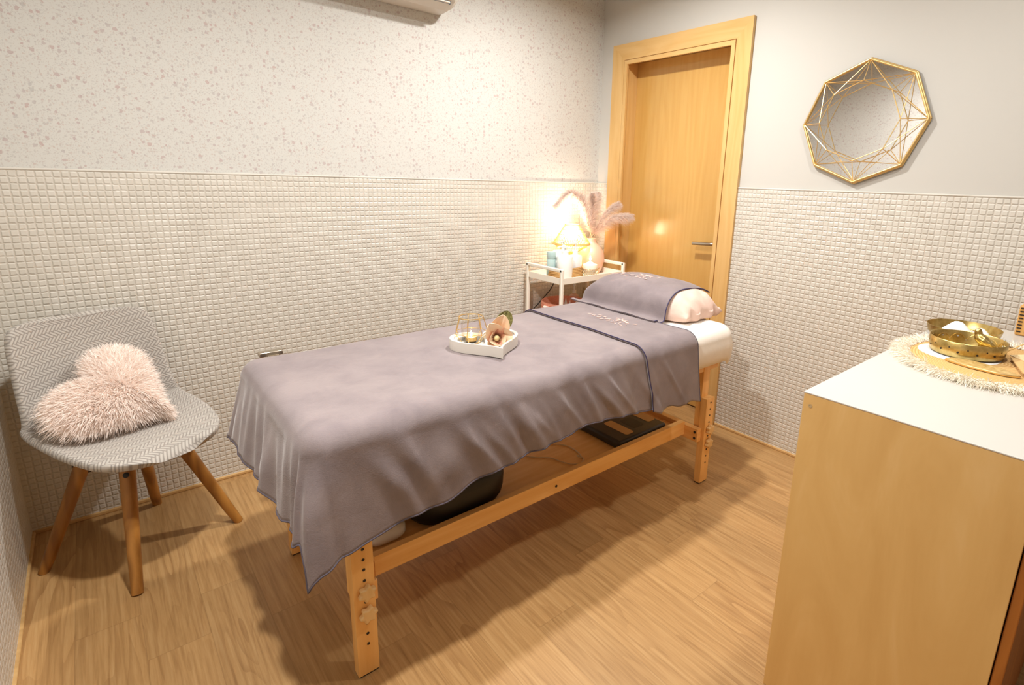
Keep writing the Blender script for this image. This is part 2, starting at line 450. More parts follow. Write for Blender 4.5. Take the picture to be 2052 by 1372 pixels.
def casing_top():
    b = MB(); ZT = 2.1204; w = .114
    y0, y1 = -.1063, -1.032
    def strip(o0, o1, th0, th1):
        v = [(0, y0 - o0, ZT - o0), (0, y0 - o1, ZT - o1), (-th1, y0 - o1, ZT - o1), (-th0, y0 - o0, ZT - o0),
             (0, y1 + o0, ZT - o0), (0, y1 + o1, ZT - o1), (-th1, y1 + o1, ZT - o1), (-th0, y1 + o0, ZT - o0)]
        b.add(v, [(3, 2, 1, 0), (5, 6, 7, 4), (1, 5, 4, 0), (2, 6, 5, 1), (3, 7, 6, 2), (0, 4, 7, 3)])
    strip(0, w - .026, .020, .013); strip(w - .026, w - .022, .007, .007); strip(w - .022, w, .015, .015)
    return b
obj('casing', casing_side(-.1063, -.2203, False), M['casing'], door, smooth=0)
obj('casing', casing_side(-1.032, -.918, True), M['casing'], door, smooth=0)
obj('casing_head', casing_top(), M['casing_h'], door, smooth=0)
hd = MB().lathe([(0, 0), (.026, 0), (.026, .006), (.022, .009), (0, .009)], n=28)
hd.xform(Matrix.Translation((.0985, -.880, 1.005)) @ Matrix.Rotation(-math.pi / 2, 4, 'Y'))
st = len(hd.v)
hd.tube([(.092, -.880, 1.005), (.062, -.880, 1.005), (.054, -.872, 1.005), (.050, -.860, 1.0045), (.050, -.800, 1.001), (.050, -.742, .998)], .0095, 14)
obj('door_handle', hd, M['steel'], door, smooth=40)['label'] = 'brushed steel lever handle'
obj('strike_slot', MB().box(-.0165, -.0150, -1.012, -1.008, .84, .875), M['hole'], door, smooth=0)

# ceiling fittings (out of frame)
for i, (lx, ly, pw) in enumerate(DOWNLIGHTS):
    t_ = thing('downlight', (lx, ly, CEIL), ['round recessed ceiling downlight over the trolley corner', 'round recessed ceiling downlight over the chair side of the massage table',
              'round recessed ceiling downlight over the white topped cabinet'][i], 'light', 'ceiling downlights')
    obj('trim_ring', MB().lathe([(.062, 0), (.085, 0), (.085, -.006), (.066, -.010), (.062, 0)], (lx, ly, CEIL), 32), M['white_metal'], t_)

# ------------------------------------------------------------------ massage table
TX0, TX1, TY0, TY1 = -2.25, -0.430, -1.38, -0.66
tab = thing('massage_table', (-1.35, -1.02, 0), 'beech wood massage table with undershelf, draped in mauve velour', 'massage table')
obj('padded_top', MB().box(TX0 + .03, TX1 - .03, TY0 + .03, TY1 - .03, .612, .715), M['white_lam'], tab, bevel=.03, seg=4)
obj('top_frame', MB().box(TX0 + .08, TX1 - .06, -1.316, -1.291, .53, .612).box(TX0 + .08, TX1 - .06, -.749, -.724, .53, .612).box(-2.15, -2.125, -1.29, -.75, .53, .612).box(-.575, -.55, -1.29, -.75, .53, .612), M['beech'], tab, bevel=.002)
def star(r, h, n=6, amp=.17, seg=72):
    poly = []
    for k in range(seg):
        a = 2 * math.pi * k / seg
        rr = r * (1 + amp * math.cos(n * a)); poly.append((rr * math.cos(a), rr * math.sin(a)))
    return MB().prism(poly, 0, h)
def leg(cx, face_y, out, inner_x):
    # out = -1 for front legs (outer face towards -y), +1 for the back legs
    y0, y1 = (face_y, face_y + .031) if out < 0 else (face_y - .031, face_y)
    b = MB().box(cx - .0285, cx + .0285, y0, y1, .005, .412, 0)
    zs = [.392, .361, .331, .298, .232, .166, .133, .100]
    for z in zs:
        p = MB().lathe([(0, 0), (.0042, 0), (.0042, .0012), (0, .0012)], n=12)
        p.xform(Matrix.Translation((cx + .002, face_y + out * .0002, z)) @ Matrix.Rotation(-out * math.pi / 2, 4, 'X'))
        b.add(p.v, p.f, 1)
    L = obj('leg', b, [M['beech_z'], M['hole']], tab, smooth=30, bevel=.002)
    for z in (.265, .199):
        k = star(.0205, .017); rot = Matrix.Rotation(-out * math.pi / 2, 4, 'X') if out > 0 else Matrix.Rotation(math.pi / 2, 4, 'X')
        k.xform(Matrix.Translation((cx + .004, face_y + out * .001, z)) @ rot @ Matrix.Rotation(rnd.uniform(0, 1), 4, 'Z'))
        obj('knob', k, M['knob'], L, smooth=30, bevel=.004, seg=3)
    u0, u1 = (y1, y1 + .030) if out < 0 else (y0 - .030, y0)
    obj('upper_post', MB().box(cx - .024, cx + .024, u0 + .0005, u1, .235, .612), M['beech_z'], L, smooth=0, bevel=.002)
    obj('foot', MB().box(cx - .026, cx + .026, y0 + .002, y1 - .002, 0, .005), M['blkplastic'], L, smooth=0)
for cx, ix in ((-2.1275, 1), (-.5755, -1)):
    leg(cx, -1.350, -1, ix); leg(cx, -.690, 1, ix)
def bolts(b, pts, axis, r=.0062):
    for (x, y, z) in pts:
        p = MB().lathe([(0, 0), (r, 0), (r, .002), (r * .5, .002), (r * .5, .001), (0, .001)], n=14)
        R = Matrix.Rotation(-math.pi / 2, 4, 'Y') if axis == 'x' else Matrix.Rotation(math.pi / 2, 4, 'X')
        p.xform(Matrix.Translation((x, y, z)) @ R); b.add(p.v, p.f, 1)
b = MB().box(-.634, -.6055, -1.336, -.704, .212, .272); bolts(b, [(-.634, -1.322, .256), (-.634, -1.322, .228)], 'x')
obj('crossbar', b, [M['beech_y'], M['hole']], tab, smooth=30, bevel=.002)
obj('crossbar', MB().box(-2.0985, -2.066, -1.266, -.774, .212, .272).box(-2.0985, -2.086, -1.336, -1.266, .212, .272).box(-2.0985, -2.086, -.774, -.704, .212, .272), [M['beech_y'], M['hole']], tab, smooth=30, bevel=.002)
b = MB().box(-2.066, -.634, -1.266, -1.243, .224, .288); bolts(b, [(-1.395, -1.266, .253)], 'y', .005)
obj('shelf_rail', b, [M['beech'], M['hole']], tab, smooth=30, bevel=.0025)
obj('shelf_rail', MB().box(-2.066, -.634, -.797, -.774, .224, .288), [M['beech'], M['hole']], tab, smooth=30, bevel=.0025)
obj('undershelf', MB().box(-2.07, -.634, -1.243, -.797, .238, .252), M['beech'], tab, smooth=0)
obj('side_bracket', MB().box(-2.174, -2.10, -.622, -.594, .718, .7335).box(-2.15, -2.11, -.70, -.606, .700, .719), M['steel'], tab, bevel=.003)['label'] = 'slim metal bracket beyond the blanket edge'

# things on the undershelf
cs = thing('flat_case', (-.88, -1.08, .252), 'flat black case with two beige pads lying on the undershelf', 'case')
obj('body', MB().box(-1.022, -.715, -1.228, -.94, .2525, .290), M['dark'], cs, bevel=.012, seg=3)
def rrect(cx, cy, w, h, r=.012, seg=6):
    P = []
    for (sx, sy_, a0) in ((1, 1, 0), (-1, 1, 90), (-1, -1, 180), (1, -1, 270)):
        for k in range(seg + 1):
            a = math.radians(a0 + 90 * k / seg)
            P.append((cx + sx * (w / 2 - r) + r * math.cos(a), cy + sy_ * (h / 2 - r) + r * math.sin(a)))
    return P
tan = mat('beige_cork', lin(206, 162, 104), 0.6)
obj('pad', MB().prism(rrect(-.752, -1.115, .05, .115), .2902, .2915), tan, cs, smooth=20)
obj('pad', MB().prism(rrect(-.925, -1.13, .05, .14), .2902, .2915), tan, cs, smooth=20)
obj('label_plate', MB().prism(rrect(-.84, -1.13, .07, .09), .2901, .2906), M['blkplastic'], cs, smooth=20)
tub = MB()
def srect(cx, cy, a, bb, z, n=48, e=3.4):
    P = []
    for k in range(n):
        t_ = 2 * math.pi * k / n; c, s_ = math.cos(t_), math.sin(t_)
        P.append((cx + a * math.copysign(abs(c) ** (2 / e), c), cy + bb * math.copysign(abs(s_) ** (2 / e), s_), z))
    return P
rows = [srect(-1.735, -1.09, a, bb, z) for a, bb, z in ((.09, .08, .2525), (.135, .115, .254), (.158, .132, .262), (.170, .140, .280), (.176, .144, .305), (.178, .146, .345), (.172, .140, .372), (.15, .118, .386), (.08, .05, .39), (.0, .0, .39))]
tub.grid(np.array(rows).transpose(1, 0, 2), closed_u=True); tub.f = [tuple(reversed(f)) for f in tub.f]
tag(obj('bolster_cushion', tub, M['black'], smooth=180), 'black rounded bolster cushion lying on the undershelf below the blanket hem', 'cushion')
fw = MB()
rows = [srect(-1.99, -1.10, a, bb, z) for a, bb, z in ((.04, .06, .2525), (.062, .09, .254), (.068, .1, .266), (.068, .1, .281), (.05, .08, .291), (0, 0, .292))]
fw.grid(np.array(rows).transpose(1, 0, 2), closed_u=True); fw.f = [tuple(reversed(f)) for f in fw.f]
tag(obj('folded_cloth', fw, M['sheet'], smooth=180), 'white folded cloth on the undershelf next to the black bolster', 'cloth')
cpts = []
for q in [(-1.36, -1.02), (-1.33, -1.06), (-1.285, -1.10), (-1.27, -1.15), (-1.25, -1.19), (-1.215, -1.205), (-1.185, -1.185), (-1.183, -1.165), (-1.195, -1.16), (-1.198, -1.175), (-1.18, -1.17), (-1.165, -1.12), (-1.17, -1.06), (-1.22, -1.00), (-1.27, -.97)]:
    cpts.append(Vector((q[0], q[1], .2555)))
def spline(pts, k=6, closed=False):
    pts = [Vector(p) for p in pts]; out = []; n = len(pts)
    for i in range(n if closed else n - 1):
        if closed: p0, p1, p2, p3 = pts[i - 1], pts[i], pts[(i + 1) % n], pts[(i + 2) % n]
        else: p0, p1, p2, p3 = pts[max(i - 1, 0)], pts[i], pts[i + 1], pts[min(i + 2, n - 1)]
        for j in range(k):
            t = j / k
            out.append(0.5 * ((2 * p1) + (-p0 + p2) * t + (2 * p0 - 5 * p1 + 4 * p2 - p3) * t * t + (-p0 + 3 * p1 - 3 * p2 + p3) * t ** 3))
    if not closed: out.append(pts[-1])
    return out
for i in (8, 9): cpts[i].z = .262
tag(obj('charging_cable', MB().tube(spline(cpts), .0022, 8), mat('clear_cable', lin(214, 190, 150), .35)), 'thin pale cable looped on the undershelf', 'cable')

# ------------------------------------------------------------------ bedding
ZT = 0.744; RHO = 0.055
FR = [(-2.40, .36), (-2.174, .335), (-2.05, .312), (-1.90, .298), (-1.74, .272), (-1.55, .246), (-1.33, .24), (-1.10, .262), (-1.04, .272), (-.73, .305)]
def r_front(x): return np.interp(x, [p[0] for p in FR], [p[1] for p in FR])
END = .288
fr = random.Random(5)
FOLDS = []
q = -.66
while q < 1.62:
    corner = -.05 < q < .42
    w = fr.uniform(.018, .034) if q < 0 else fr.uniform(.022, .05)
    FOLDS.append((q, w, fr.uniform(.009, .018) * (1.2 if q < .45 else (1.35 if q < 1.2 else .4)), fr.uniform(.15, .55) if q > .1 else fr.uniform(-.15, .2), fr.uniform(.0, .07)))
    q += fr.uniform(.05, .085) if q < 0 else fr.uniform(.06, .12)
q = .62
while q < 1.5:
    FOLDS.append((q, fr.uniform(.010, .017), fr.uniform(.004, .0085), fr.uniform(.35, .9), fr.uniform(.0, .06)))
    q += fr.uniform(.045, .09)
def drape(s, t, off=0.0, folds=1.0):
    s = np.asarray(s, float); t = np.asarray(t, float)
    a = np.maximum(0, TX0 + RHO - s); bf = np.maximum(0, TY0 + RHO - t); bb = np.maximum(0, t - (TY1 - RHO))
    b = bf + bb; sg = np.where(bb > 0, 1.0, -1.0)
    r = np.hypot(a, b) ; rs = np.maximum(r, 1e-9); ca, sb = a / rs, b / rs
    R = RHO + off
    r = r * (1 - .20 * (2 * a * b / np.maximum(a * a + b * b, 1e-12)) ** 2 * smoothstep(.08, .3, r))
    lim = RHO * math.pi / 2
    th = np.minimum(r, lim) / RHO
    out = np.where(r < lim, R * np.sin(th), R); down = np.where(r < lim, R * (1 - np.cos(th)), R + (r - lim))
    over = np.maximum(0, r - lim)
    phi = np.arctan2(b, a)
    corner = np.sin(2 * phi) * (a > 0) * (b > 0)
    flare = (.10 + .09 * (a > 0) * smoothstep(-1.25, -.75, t)) * over + .12 * corner * over
    # fold coordinate running round the hanging hem
    qq = np.where(a <= 0, .30 + (s - (TX0 + RHO)), np.where(b <= 0, -np.abs(t - (TY0 + RHO)), .30 * phi / (math.pi / 2)))
    f = np.zeros_like(qq)
    for (q0, w, A, sl, st) in FOLDS:
        env = smoothstep(.02 + st, .16 + st, r)
        f += A * np.exp(-((qq - q0 - sl * over) / w) ** 2) * env * (1 - .5 * smoothstep(.17, .30, r) * (qq > .45))
    f = f - .004 * smoothstep(.03, .2, r)
    f = f * folds * np.where(bb > 0, .3, 1)
    out = out + flare + f
    px = np.where(a > 0, TX0 + RHO - out * ca, s)
    py = np.where(b > 0, np.where(bb > 0, TY1 - RHO, TY0 + RHO) + sg * out * sb, t)
    zt = ZT + off
    # gentle lumps on top
    top = np.exp(-(r / .03) ** 2) * (.0025 * np.sin(s * 7 + t * 5) * np.sin(t * 9 - s * 2) + .0012 * np.sin(s * 23 + t * 17))
    pz = zt - down + top - .25 * np.maximum(f, 0) * 0
    return np.stack([px, py, pz], -1)

nS, nT = 220, 96
sA = np.concatenate([np.linspace(TX0 + RHO - END, TX0 + RHO, 30)[:-1], np.linspace(TX0 + RHO, -.82, nS - 29)])
vA = np.concatenate([np.linspace(1, 0, 40)[:-1], np.linspace(0, -1, 40), np.linspace(-1, -2, 19)[1:]])
Sg, Vg = np.meshgrid(sA, vA, indexing='ij')
Tg = np.where(Vg > 0, TY0 + RHO - Vg * r_front(Sg), np.where(Vg > -1, TY0 + RHO + (-Vg) * (TY1 - TY0 - 2 * RHO), TY1 - RHO + (-Vg - 1) * .25))
# a little wave along the free hems
wav = .003 * np.sin(Sg * 13) + .002 * np.sin(Sg * 31 + 1)
Tg = np.where(Vg > 0, Tg + wav * Vg ** 3, Tg)
Sg2 = Sg + np.where(Sg < TX0, (.006 * np.sin(Tg * 23) + .004 * np.sin(Tg * 57)) * ((TX0 - Sg) / (END - RHO)) ** 2, 0)
# rounded cloth corner
P = drape(Sg2, Tg)
bl = thing('blanket', (-1.6, -1.02, ZT), 'large mauve velour blanket draped over the massage table', 'blanket')
o = obj('blanket_cloth', MB().grid(P), M['blanket'], bl, smooth=180, solid=.004)
hem_pts = [P[0, j] for j in range(P.shape[1] - 1, -1, -1)] + [P[i, 0] for i in range(1, P.shape[0])]
obj('hem', MB().tube([Vector(p) + Vector((0, 0, 0)) for p in hem_pts], .0024, 6), M['hemsoft'], bl, smooth=180)['label'] = 'stitched darker hem'

# folded towel across the table
tS = np.linspace(0, 1, 40); tV = np.concatenate([np.linspace(1, 0, 44)[:-1], np.linspace(0, -1, 44), np.linspace(-1, -2, 14)[1:]])
sg, vg = np.meshgrid(tS, tV, indexing='ij')
xl = -1.093 + np.where(vg > 0, .045 * vg, 0.008 * np.sin(-vg * 3)); xr = -.772 + np.where(vg > 0, .026 * vg, 0)
Sx = xl + (xr - xl) * sg
rf = .278 + .03 * sg + .006 * np.sin(sg * 14)
Ty = np.where(vg > 0, TY0 + RHO - vg * rf, np.where(vg > -1, TY0 + RHO + (-vg) * (TY1 - TY0 - 2 * RHO), TY1 - RHO + (-vg - 1) * .2))
PT = drape(Sx, Ty, .0085)
# small crease where the left edge meets the hem
cre = np.exp(-((sg - .09) / .06) ** 2) * smoothstep(.75, 1.0, vg) * .014
PT[..., 1] -= cre
tw = thing('folded_towel', (-.93, -1.02, ZT + .01), 'mauve towel with navy edge laid across the table below the pillow', 'towel')
obj('towel_cloth', MB().grid(PT), M['towel'], tw, smooth=180, solid=.006)
obj('edge_trim', MB().tube([Vector(p) + Vector((0, 0, .0012)) for p in PT[0, :]], .0017, 6), M['hem'], tw, smooth=180)['label'] = 'navy edge trim'
obj('edge_trim', MB().tube([Vector(p) for p in PT[-1, :]], .0022, 6), M['hemsoft'], tw, smooth=180)

# fitted sheet: rounded slab with gathered lower edge
ZSH = .731
def fitted():
    n = 160; prof = []
    for k in range(9):
        a = math.pi / 2 * k / 8; prof.append((.055 * (1 - math.cos(a)), ZSH - .06 + .06 * math.sin(a)))
    prof = prof[::-1]                                   # inset, z from top to side
    prof += [(-.004, .66), (-.006, .635), (-.002, .605), (.004, .585), (.012, .574)]
    rows = [];
    x0, x1, y0, y1 = TX0 + .005, TX1, TY0 + .008, TY1 - .008
    for (ins, z) in [(.30, ZSH)] + prof:
        row = []
        rad = .088
        cxs = []
        P = []
        seg = n // 4
        for (sx, sy_, a0) in ((1, 1, 0), (-1, 1, 90), (-1, -1, 180), (1, -1, 270)):
            for k in range(seg):
                a = math.radians(a0 + 90 * k / (seg - 1))
                rr = max(rad - ins, .01)
                cx_ = (x1 - rad) if sx > 0 else (x0 + rad); cy_ = (y1 - rad) if sy_ > 0 else (y0 + rad)
                if ins > .2: cx_ = (x1 - .3) if sx > 0 else (x0 + .3); cy_ = (y1 - .25) if sy_ > 0 else (y0 + .25)
                wr = 0.0
                hang = smoothstep(.70, .585, z)
                ang = k / (seg - 1)
                wr = .005 * float(hang) * math.sin(ang * 46) * math.exp(-((ang - .5) / .28) ** 2)
                zz = z - .020 * float(smoothstep(.62, .574, z)) * math.exp(-((ang - .42) / .25) ** 2) + .004 * math.sin(a * 7) * float(hang)
                P.append((cx_ + (rr + wr) * math.cos(a), cy_ + (rr + wr) * math.sin(a), zz))
        rows.append(P)
    return np.array(rows).transpose(1, 0, 2)
Pf = fitted()
b = MB().grid(Pf, closed_u=True); b.f.append(tuple(i * Pf.shape[1] for i in range(Pf.shape[0]))); b.m.append(0)
tag(obj('fitted_sheet', b, M['sheet'], smooth=60), 'white fitted sheet stretched over the table top', 'sheet')

# pillow under its own towel
PCX, PCY, PLX, PLY = -.520, -.945, .168, .295
def pil_h(x, y, k=1.0):
    u = np.clip(np.abs((x - PCX) / (PLX * k)), 0, 1); v = np.clip(np.abs((y - PCY) / (PLY * k)), 0, 1)
    return .134 * (1 - u ** 3.0) ** .5 * (1 - v ** 5) ** .5 * (1 - .22 * np.clip((y - PCY) / PLY * -1, 0, 1) ** 2)
pz = .739
nu, nv = 56, 72
uu = np.sin(np.linspace(-1, 1, nu) * math.pi / 2); vv = np.sin(np.linspace(-1, 1, nv) * math.pi / 2)
U, V = np.meshgrid(uu, vv, indexing='ij')
X = PCX + U * PLX; Y = PCY + V * PLY
creases = .010 * np.sin((X - PCX) * 55 + 3 * np.sin(Y * 30)) * smoothstep(.62, 1, -V) + .004 * np.sin(X * 90 + Y * 40) * smoothstep(.7, 1, -V)
hh = pil_h(X, Y)
X = PCX + (X - PCX) * (1 - .20 * smoothstep(.55, 1, np.abs(V)))
top = np.stack([X, Y + creases * .5, pz + .022 + hh * .90 + creases * (hh > .02)], -1)
bot = np.stack([X, Y + creases * .5, pz + .022 - np.minimum(hh * .7, .021)], -1)
pl = thing('pillow', (PCX, PCY, pz), 'pale pink pillow at the head of the massage table, half covered by a towel', 'pillow')
b = MB().grid(top); b2 = MB().grid(bot); b.add(b2.v, [tuple(reversed(f)) for f in b2.f])
obj('pillowcase', b, M['pillow'], pl, smooth=180)
ptw = thing('pillow_towel', (PCX, PCY, pz + .1), 'mauve embroidered towel spread over the pillow', 'towel')
def blur(Z, n):
    for _ in range(n):
        Zp = np.pad(Z, 1, mode='edge'); Z = (Zp[1:-1, 1:-1] * 4 + Zp[:-2, 1:-1] + Zp[2:, 1:-1] + Zp[1:-1, :-2] + Zp[1:-1, 2:]) / 8
    return Z
xs = np.linspace(-.788, -.374, 100); ys = np.linspace(-1.165, -.640, 100)
XX, YY = np.meshgrid(xs, ys, indexing='ij')
YY = YY + 0
edge_pull = smoothstep(.25, 1.0, (YY - ys[0]) / (ys[-1] - ys[0]))
hp = pil_h(XX, YY, 1.07)
ZZ = np.where(hp > .004, pz + .022 + hp * .90, pz)
ZZ = np.maximum(ZZ, np.where(XX < -.764, .7535, pz))
ZZ = np.maximum(ZZ, blur(ZZ, 12)) + .005
ZZ += .006 * np.exp(-((XX + .665 + .02 * np.sin(YY * 16)) / .018) ** 2) * np.sin(YY * 22 + 1) ** 2 + .002 * np.sin(YY * 31 + XX * 22)
# the near edge is cut on a curve so the pink end shows
Yc = YY + (1 - edge_pull) * (.020 * np.sin((XX + .72) * 8.5))
pt = np.stack([XX, Yc, ZZ], -1)
obj('towel_cloth', MB().grid(pt), M['towel'], ptw, smooth=180, solid=.005)
obj('edge_trim', MB().tube([Vector(p) for p in pt[:, 0]], .0022, 6), M['hem'], ptw, smooth=180)['label'] = 'navy edge trim'
obj('edge_trim', MB().tube([Vector(p) + Vector((0, 0, .0)) for p in pt[0, :]], .0012, 6), M['hemsoft'], ptw, smooth=180)

# stitched motif: a burst of petals above a line of lettering-like stitches
MOTIF = [((560, 340), (440, 290)), ((560, 340), (535, 262)), ((560, 340), (575, 285)), ((560, 340), (650, 315)), ((560, 340), (630, 372)), ((560, 340), (480, 350)), ((600, 360), (740, 405)), ((740, 405), (690, 425)), ((560, 345), (550, 450)), ((620, 345), (690, 380)), ((800, 400), (860, 395)),
         ((55, 440), (100, 400)), ((145, 462), (190, 420)), ((160, 430), (190, 455)), ((195, 380), (240, 350)), ((255, 488), (290, 440)), ((285, 365), (340, 395)), ((285, 395), (330, 370)), ((335, 525), (380, 485)), ((375, 465), (450, 408)), ((390, 440), (440, 430)), ((450, 520), (485, 488)), ((500, 438), (525, 458)), ((540, 545), (580, 508)), ((615, 560), (658, 572)), ((620, 480), (660, 462)), ((725, 592), (782, 604)), ((750, 475), (768, 505)), ((660, 530), (690, 545))]
def motif(place, r, nd=5):
    b = MB()
    for (p, q_) in MOTIF:
        pts = []
        for k in range(nd):
            t_ = k / (nd - 1)
            pts.append(place(p[0] + (q_[0] - p[0]) * t_, p[1] + (q_[1] - p[1]) * t_))
        b.tube(pts, [r * .55] + [r] * (nd - 2) + [r * .55], 6)
    return b
def interp_grid(xs, ys, Z, x, y):
    i = min(max(np.searchsorted(xs, x) - 1, 0), len(xs) - 2); j = min(max(np.searchsorted(ys, y) - 1, 0), len(ys) - 2)
    fx = (x - xs[i]) / (xs[i + 1] - xs[i]); fy = (y - ys[j]) / (ys[j + 1] - ys[j])
    return (Z[i, j] * (1 - fx) * (1 - fy) + Z[i + 1, j] * fx * (1 - fy) + Z[i, j + 1] * (1 - fx) * fy + Z[i + 1, j + 1] * fx * fy)
def on_pillow(u, v):
    y = -.720 - (u - 50) / 800 * .262 ; x = -.560 - (v - 430) / 360 * .115 + (u - 450) / 800 * .05
    return Vector((x, y, interp_grid(xs, ys, ZZ, x, y) + .0018))
obj('embroidery', motif(on_pillow, .0022), M['thread'], ptw, smooth=60)['label'] = 'peach stitched flower burst and lettering'
def on_towel(u, v):
    y = -.905 - (u - 50) / 800 * .25; x = -.905 - (v - 430) / 360 * .105 + (u - 450) / 800 * .03
    p = drape(np.array([x]), np.array([y]), .0085)[0]
    return Vector((p[0], p[1], p[2] + .0016))
obj('embroidery', motif(on_towel, .0019), M['thread'], tw, smooth=60)['label'] = 'peach stitched flower burst and lettering'

# ------------------------------------------------------------------ heart tray with candle holder and flower
def heart_poly(n=120, w=.25, h=.24, round_tip=0.0):
    P = []
    for k in range(n):
        t_ = 2 * math.pi * k / n
        x = 16 * math.sin(t_) ** 3; y = 13 * math.cos(t_) - 5 * math.cos(2 * t_) - 2 * math.cos(3 * t_) - math.cos(4 * t_)
        P.append((x / 32 * w, (y + 2.5) / 29 * h))
    return P
def inset(poly, d):
    n = len(poly); out = []
    for i in range(n):
        p0, p1, p2 = Vector(poly[i - 1]), Vector(poly[i]), Vector(poly[(i + 1) % n])
        t_ = (p2 - p0); t_ = t_.normalized() if t_.length > 1e-9 else Vector((1, 0))
        nrm = Vector((t_.y, -t_.x))          # clockwise outline -> inside on the right
        out.append(tuple(p1 + nrm * d))
    return out
TRAY = Matrix.Translation((-1.545, -1.063, ZT + .003)) @ Matrix.Rotation(math.radians(-12), 4, 'Z')
ht = heart_poly()
def inset_c(poly, s):
    return [(p[0] * s, p[1] * s + (1 - s) * -.004) for p in poly]
rings = [(ht, 0.0), (inset_c(ht, 1.0), .034), (inset_c(ht, .995), .036), (inset_c(ht, .885), .036), (inset_c(ht, .88), .030), (inset_c(ht, .80), .029), (inset_c(ht, .795), .012), (inset_c(ht, .3), .012)]
arr = np.array([[(p[0], p[1], z) for p in r_] for r_, z in rings])
b = MB().grid(arr.transpose(1, 0, 2), closed_u=True); b.f = [tuple(reversed(f)) for f in b.f]
n_ = len(ht); nr = len(rings)
b.f.append(tuple(i * nr + nr - 1 for i in range(n_ - 1, -1, -1))); b.m.append(0)
b.f.append(tuple(i * nr for i in range(n_))); b.m.append(0)
b.xform(TRAY)
tag(obj('heart_tray', b, M['white_plastic'], smooth=40), 'white wooden heart-shaped tray on the mauve blanket', 'tray')
TF = ZT + .003 + .0125
ch = thing('candle_holder', (-1.572, -.985, TF), 'gold wire candle holder with lit tealight in the heart tray', 'candle holder')
hc = Vector((-1.572, -.985, TF))
b = MB(); NW = 7
tops = []; mids = []; bots = []
for k in range(NW):
    a = 2 * math.pi * k / NW + .35
    tops.append(hc + Vector((.043 * math.cos(a), .043 * math.sin(a), .092)))
    mids.append(hc + Vector((.059 * math.cos(a), .059 * math.sin(a), .036)))
    bots.append(hc + Vector((.034 * math.cos(a), .034 * math.sin(a), .0015)))
    b.tube([tops[-1], mids[-1], bots[-1]], .0016, 6)
for ring in (mids,): b.tube(ring, .0011, 6, closed=True)
b.tube([hc + Vector((.043 * math.cos(a), .043 * math.sin(a), .092)) for a in np.linspace(0, 2 * math.pi, 41)[:-1]], .0017, 6, closed=True)
b.tube([hc + Vector((.034 * math.cos(a), .034 * math.sin(a), .0015)) for a in np.linspace(0, 2 * math.pi, 41)[:-1]], .0015, 6, closed=True)
obj('wire_frame', b, M['goldwire'], ch, smooth=60)
def flame_mat(name, col, st):
    m = bpy.data.materials.new(name); m.use_nodes = True
    b_ = m.node_tree.nodes['Principled BSDF']; b_.inputs['Base Color'].default_value = (1, .8, .5, 1)
    b_.inputs['Emission Color'].default_value = col; b_.inputs['Emission Strength'].default_value = st
    return m
M['flame'] = flame_mat('candle_flame', (1, .72, .36, 1), 14)
def glass(name, col=(1, 1, 1, 1), rough=0.0):
    m = bpy.data.materials.new(name); m.use_nodes = True; nt = m.node_tree; nt.nodes.clear()
    out = nt.nodes.new('ShaderNodeOutputMaterial'); gl = nt.nodes.new('ShaderNodeBsdfGlossy'); tr = nt.nodes.new('ShaderNodeBsdfTransparent'); mx = nt.nodes.new('ShaderNodeMixShader'); fr_ = nt.nodes.new('ShaderNodeFresnel')
    fr_.inputs[0].default_value = 1.45; gl.inputs['Roughness'].default_value = 0.03 + rough; tr.inputs[0].default_value = col
    mm = nt.nodes.new('ShaderNodeMath'); mm.operation = 'MULTIPLY'; mm.inputs[1].default_value = .35; nt.links.new(fr_.outputs[0], mm.inputs[0]); nt.links.new(mm.outputs[0], mx.inputs[0]); nt.links.new(tr.outputs[0], mx.inputs[1]); nt.links.new(gl.outputs[0], mx.inputs[2]); nt.links.new(mx.outputs[0], out.inputs[0])
    return m
M['glass'] = glass('clear_glass', (.97, .96, .94, 1))
obj('glass_cup', MB().lathe([(.0, .002), (.028, .002), (.031, .006), (.034, .03), (.036, .070)], hc, 32), M['glass'], ch, smooth=60)
tl = obj('tealight', MB().lathe([(0, .006), (.0205, .006), (.0205, .020), (.0195, .020), (.0195, .016), (0, .0165)], hc, 28), M['gold'], ch, smooth=40)
obj('wax', MB().lathe([(0, .0175), (.0195, .0172)], hc, 24), mat('tealight_wax', lin(250, 236, 205), .4, 0, Subsurface_Weight=.3), tl)
def flame_prof(h, r): return [(0.0001, 0), (r * .6, h * .08), (r, h * .28), (r * .8, h * .52), (r * .35, h * .8), (0.0001, h)]
obj('flame', MB().lathe(flame_prof(.022, .0045), hc + Vector((0, 0, .020)), 14), M['flame'], tl, smooth=180)

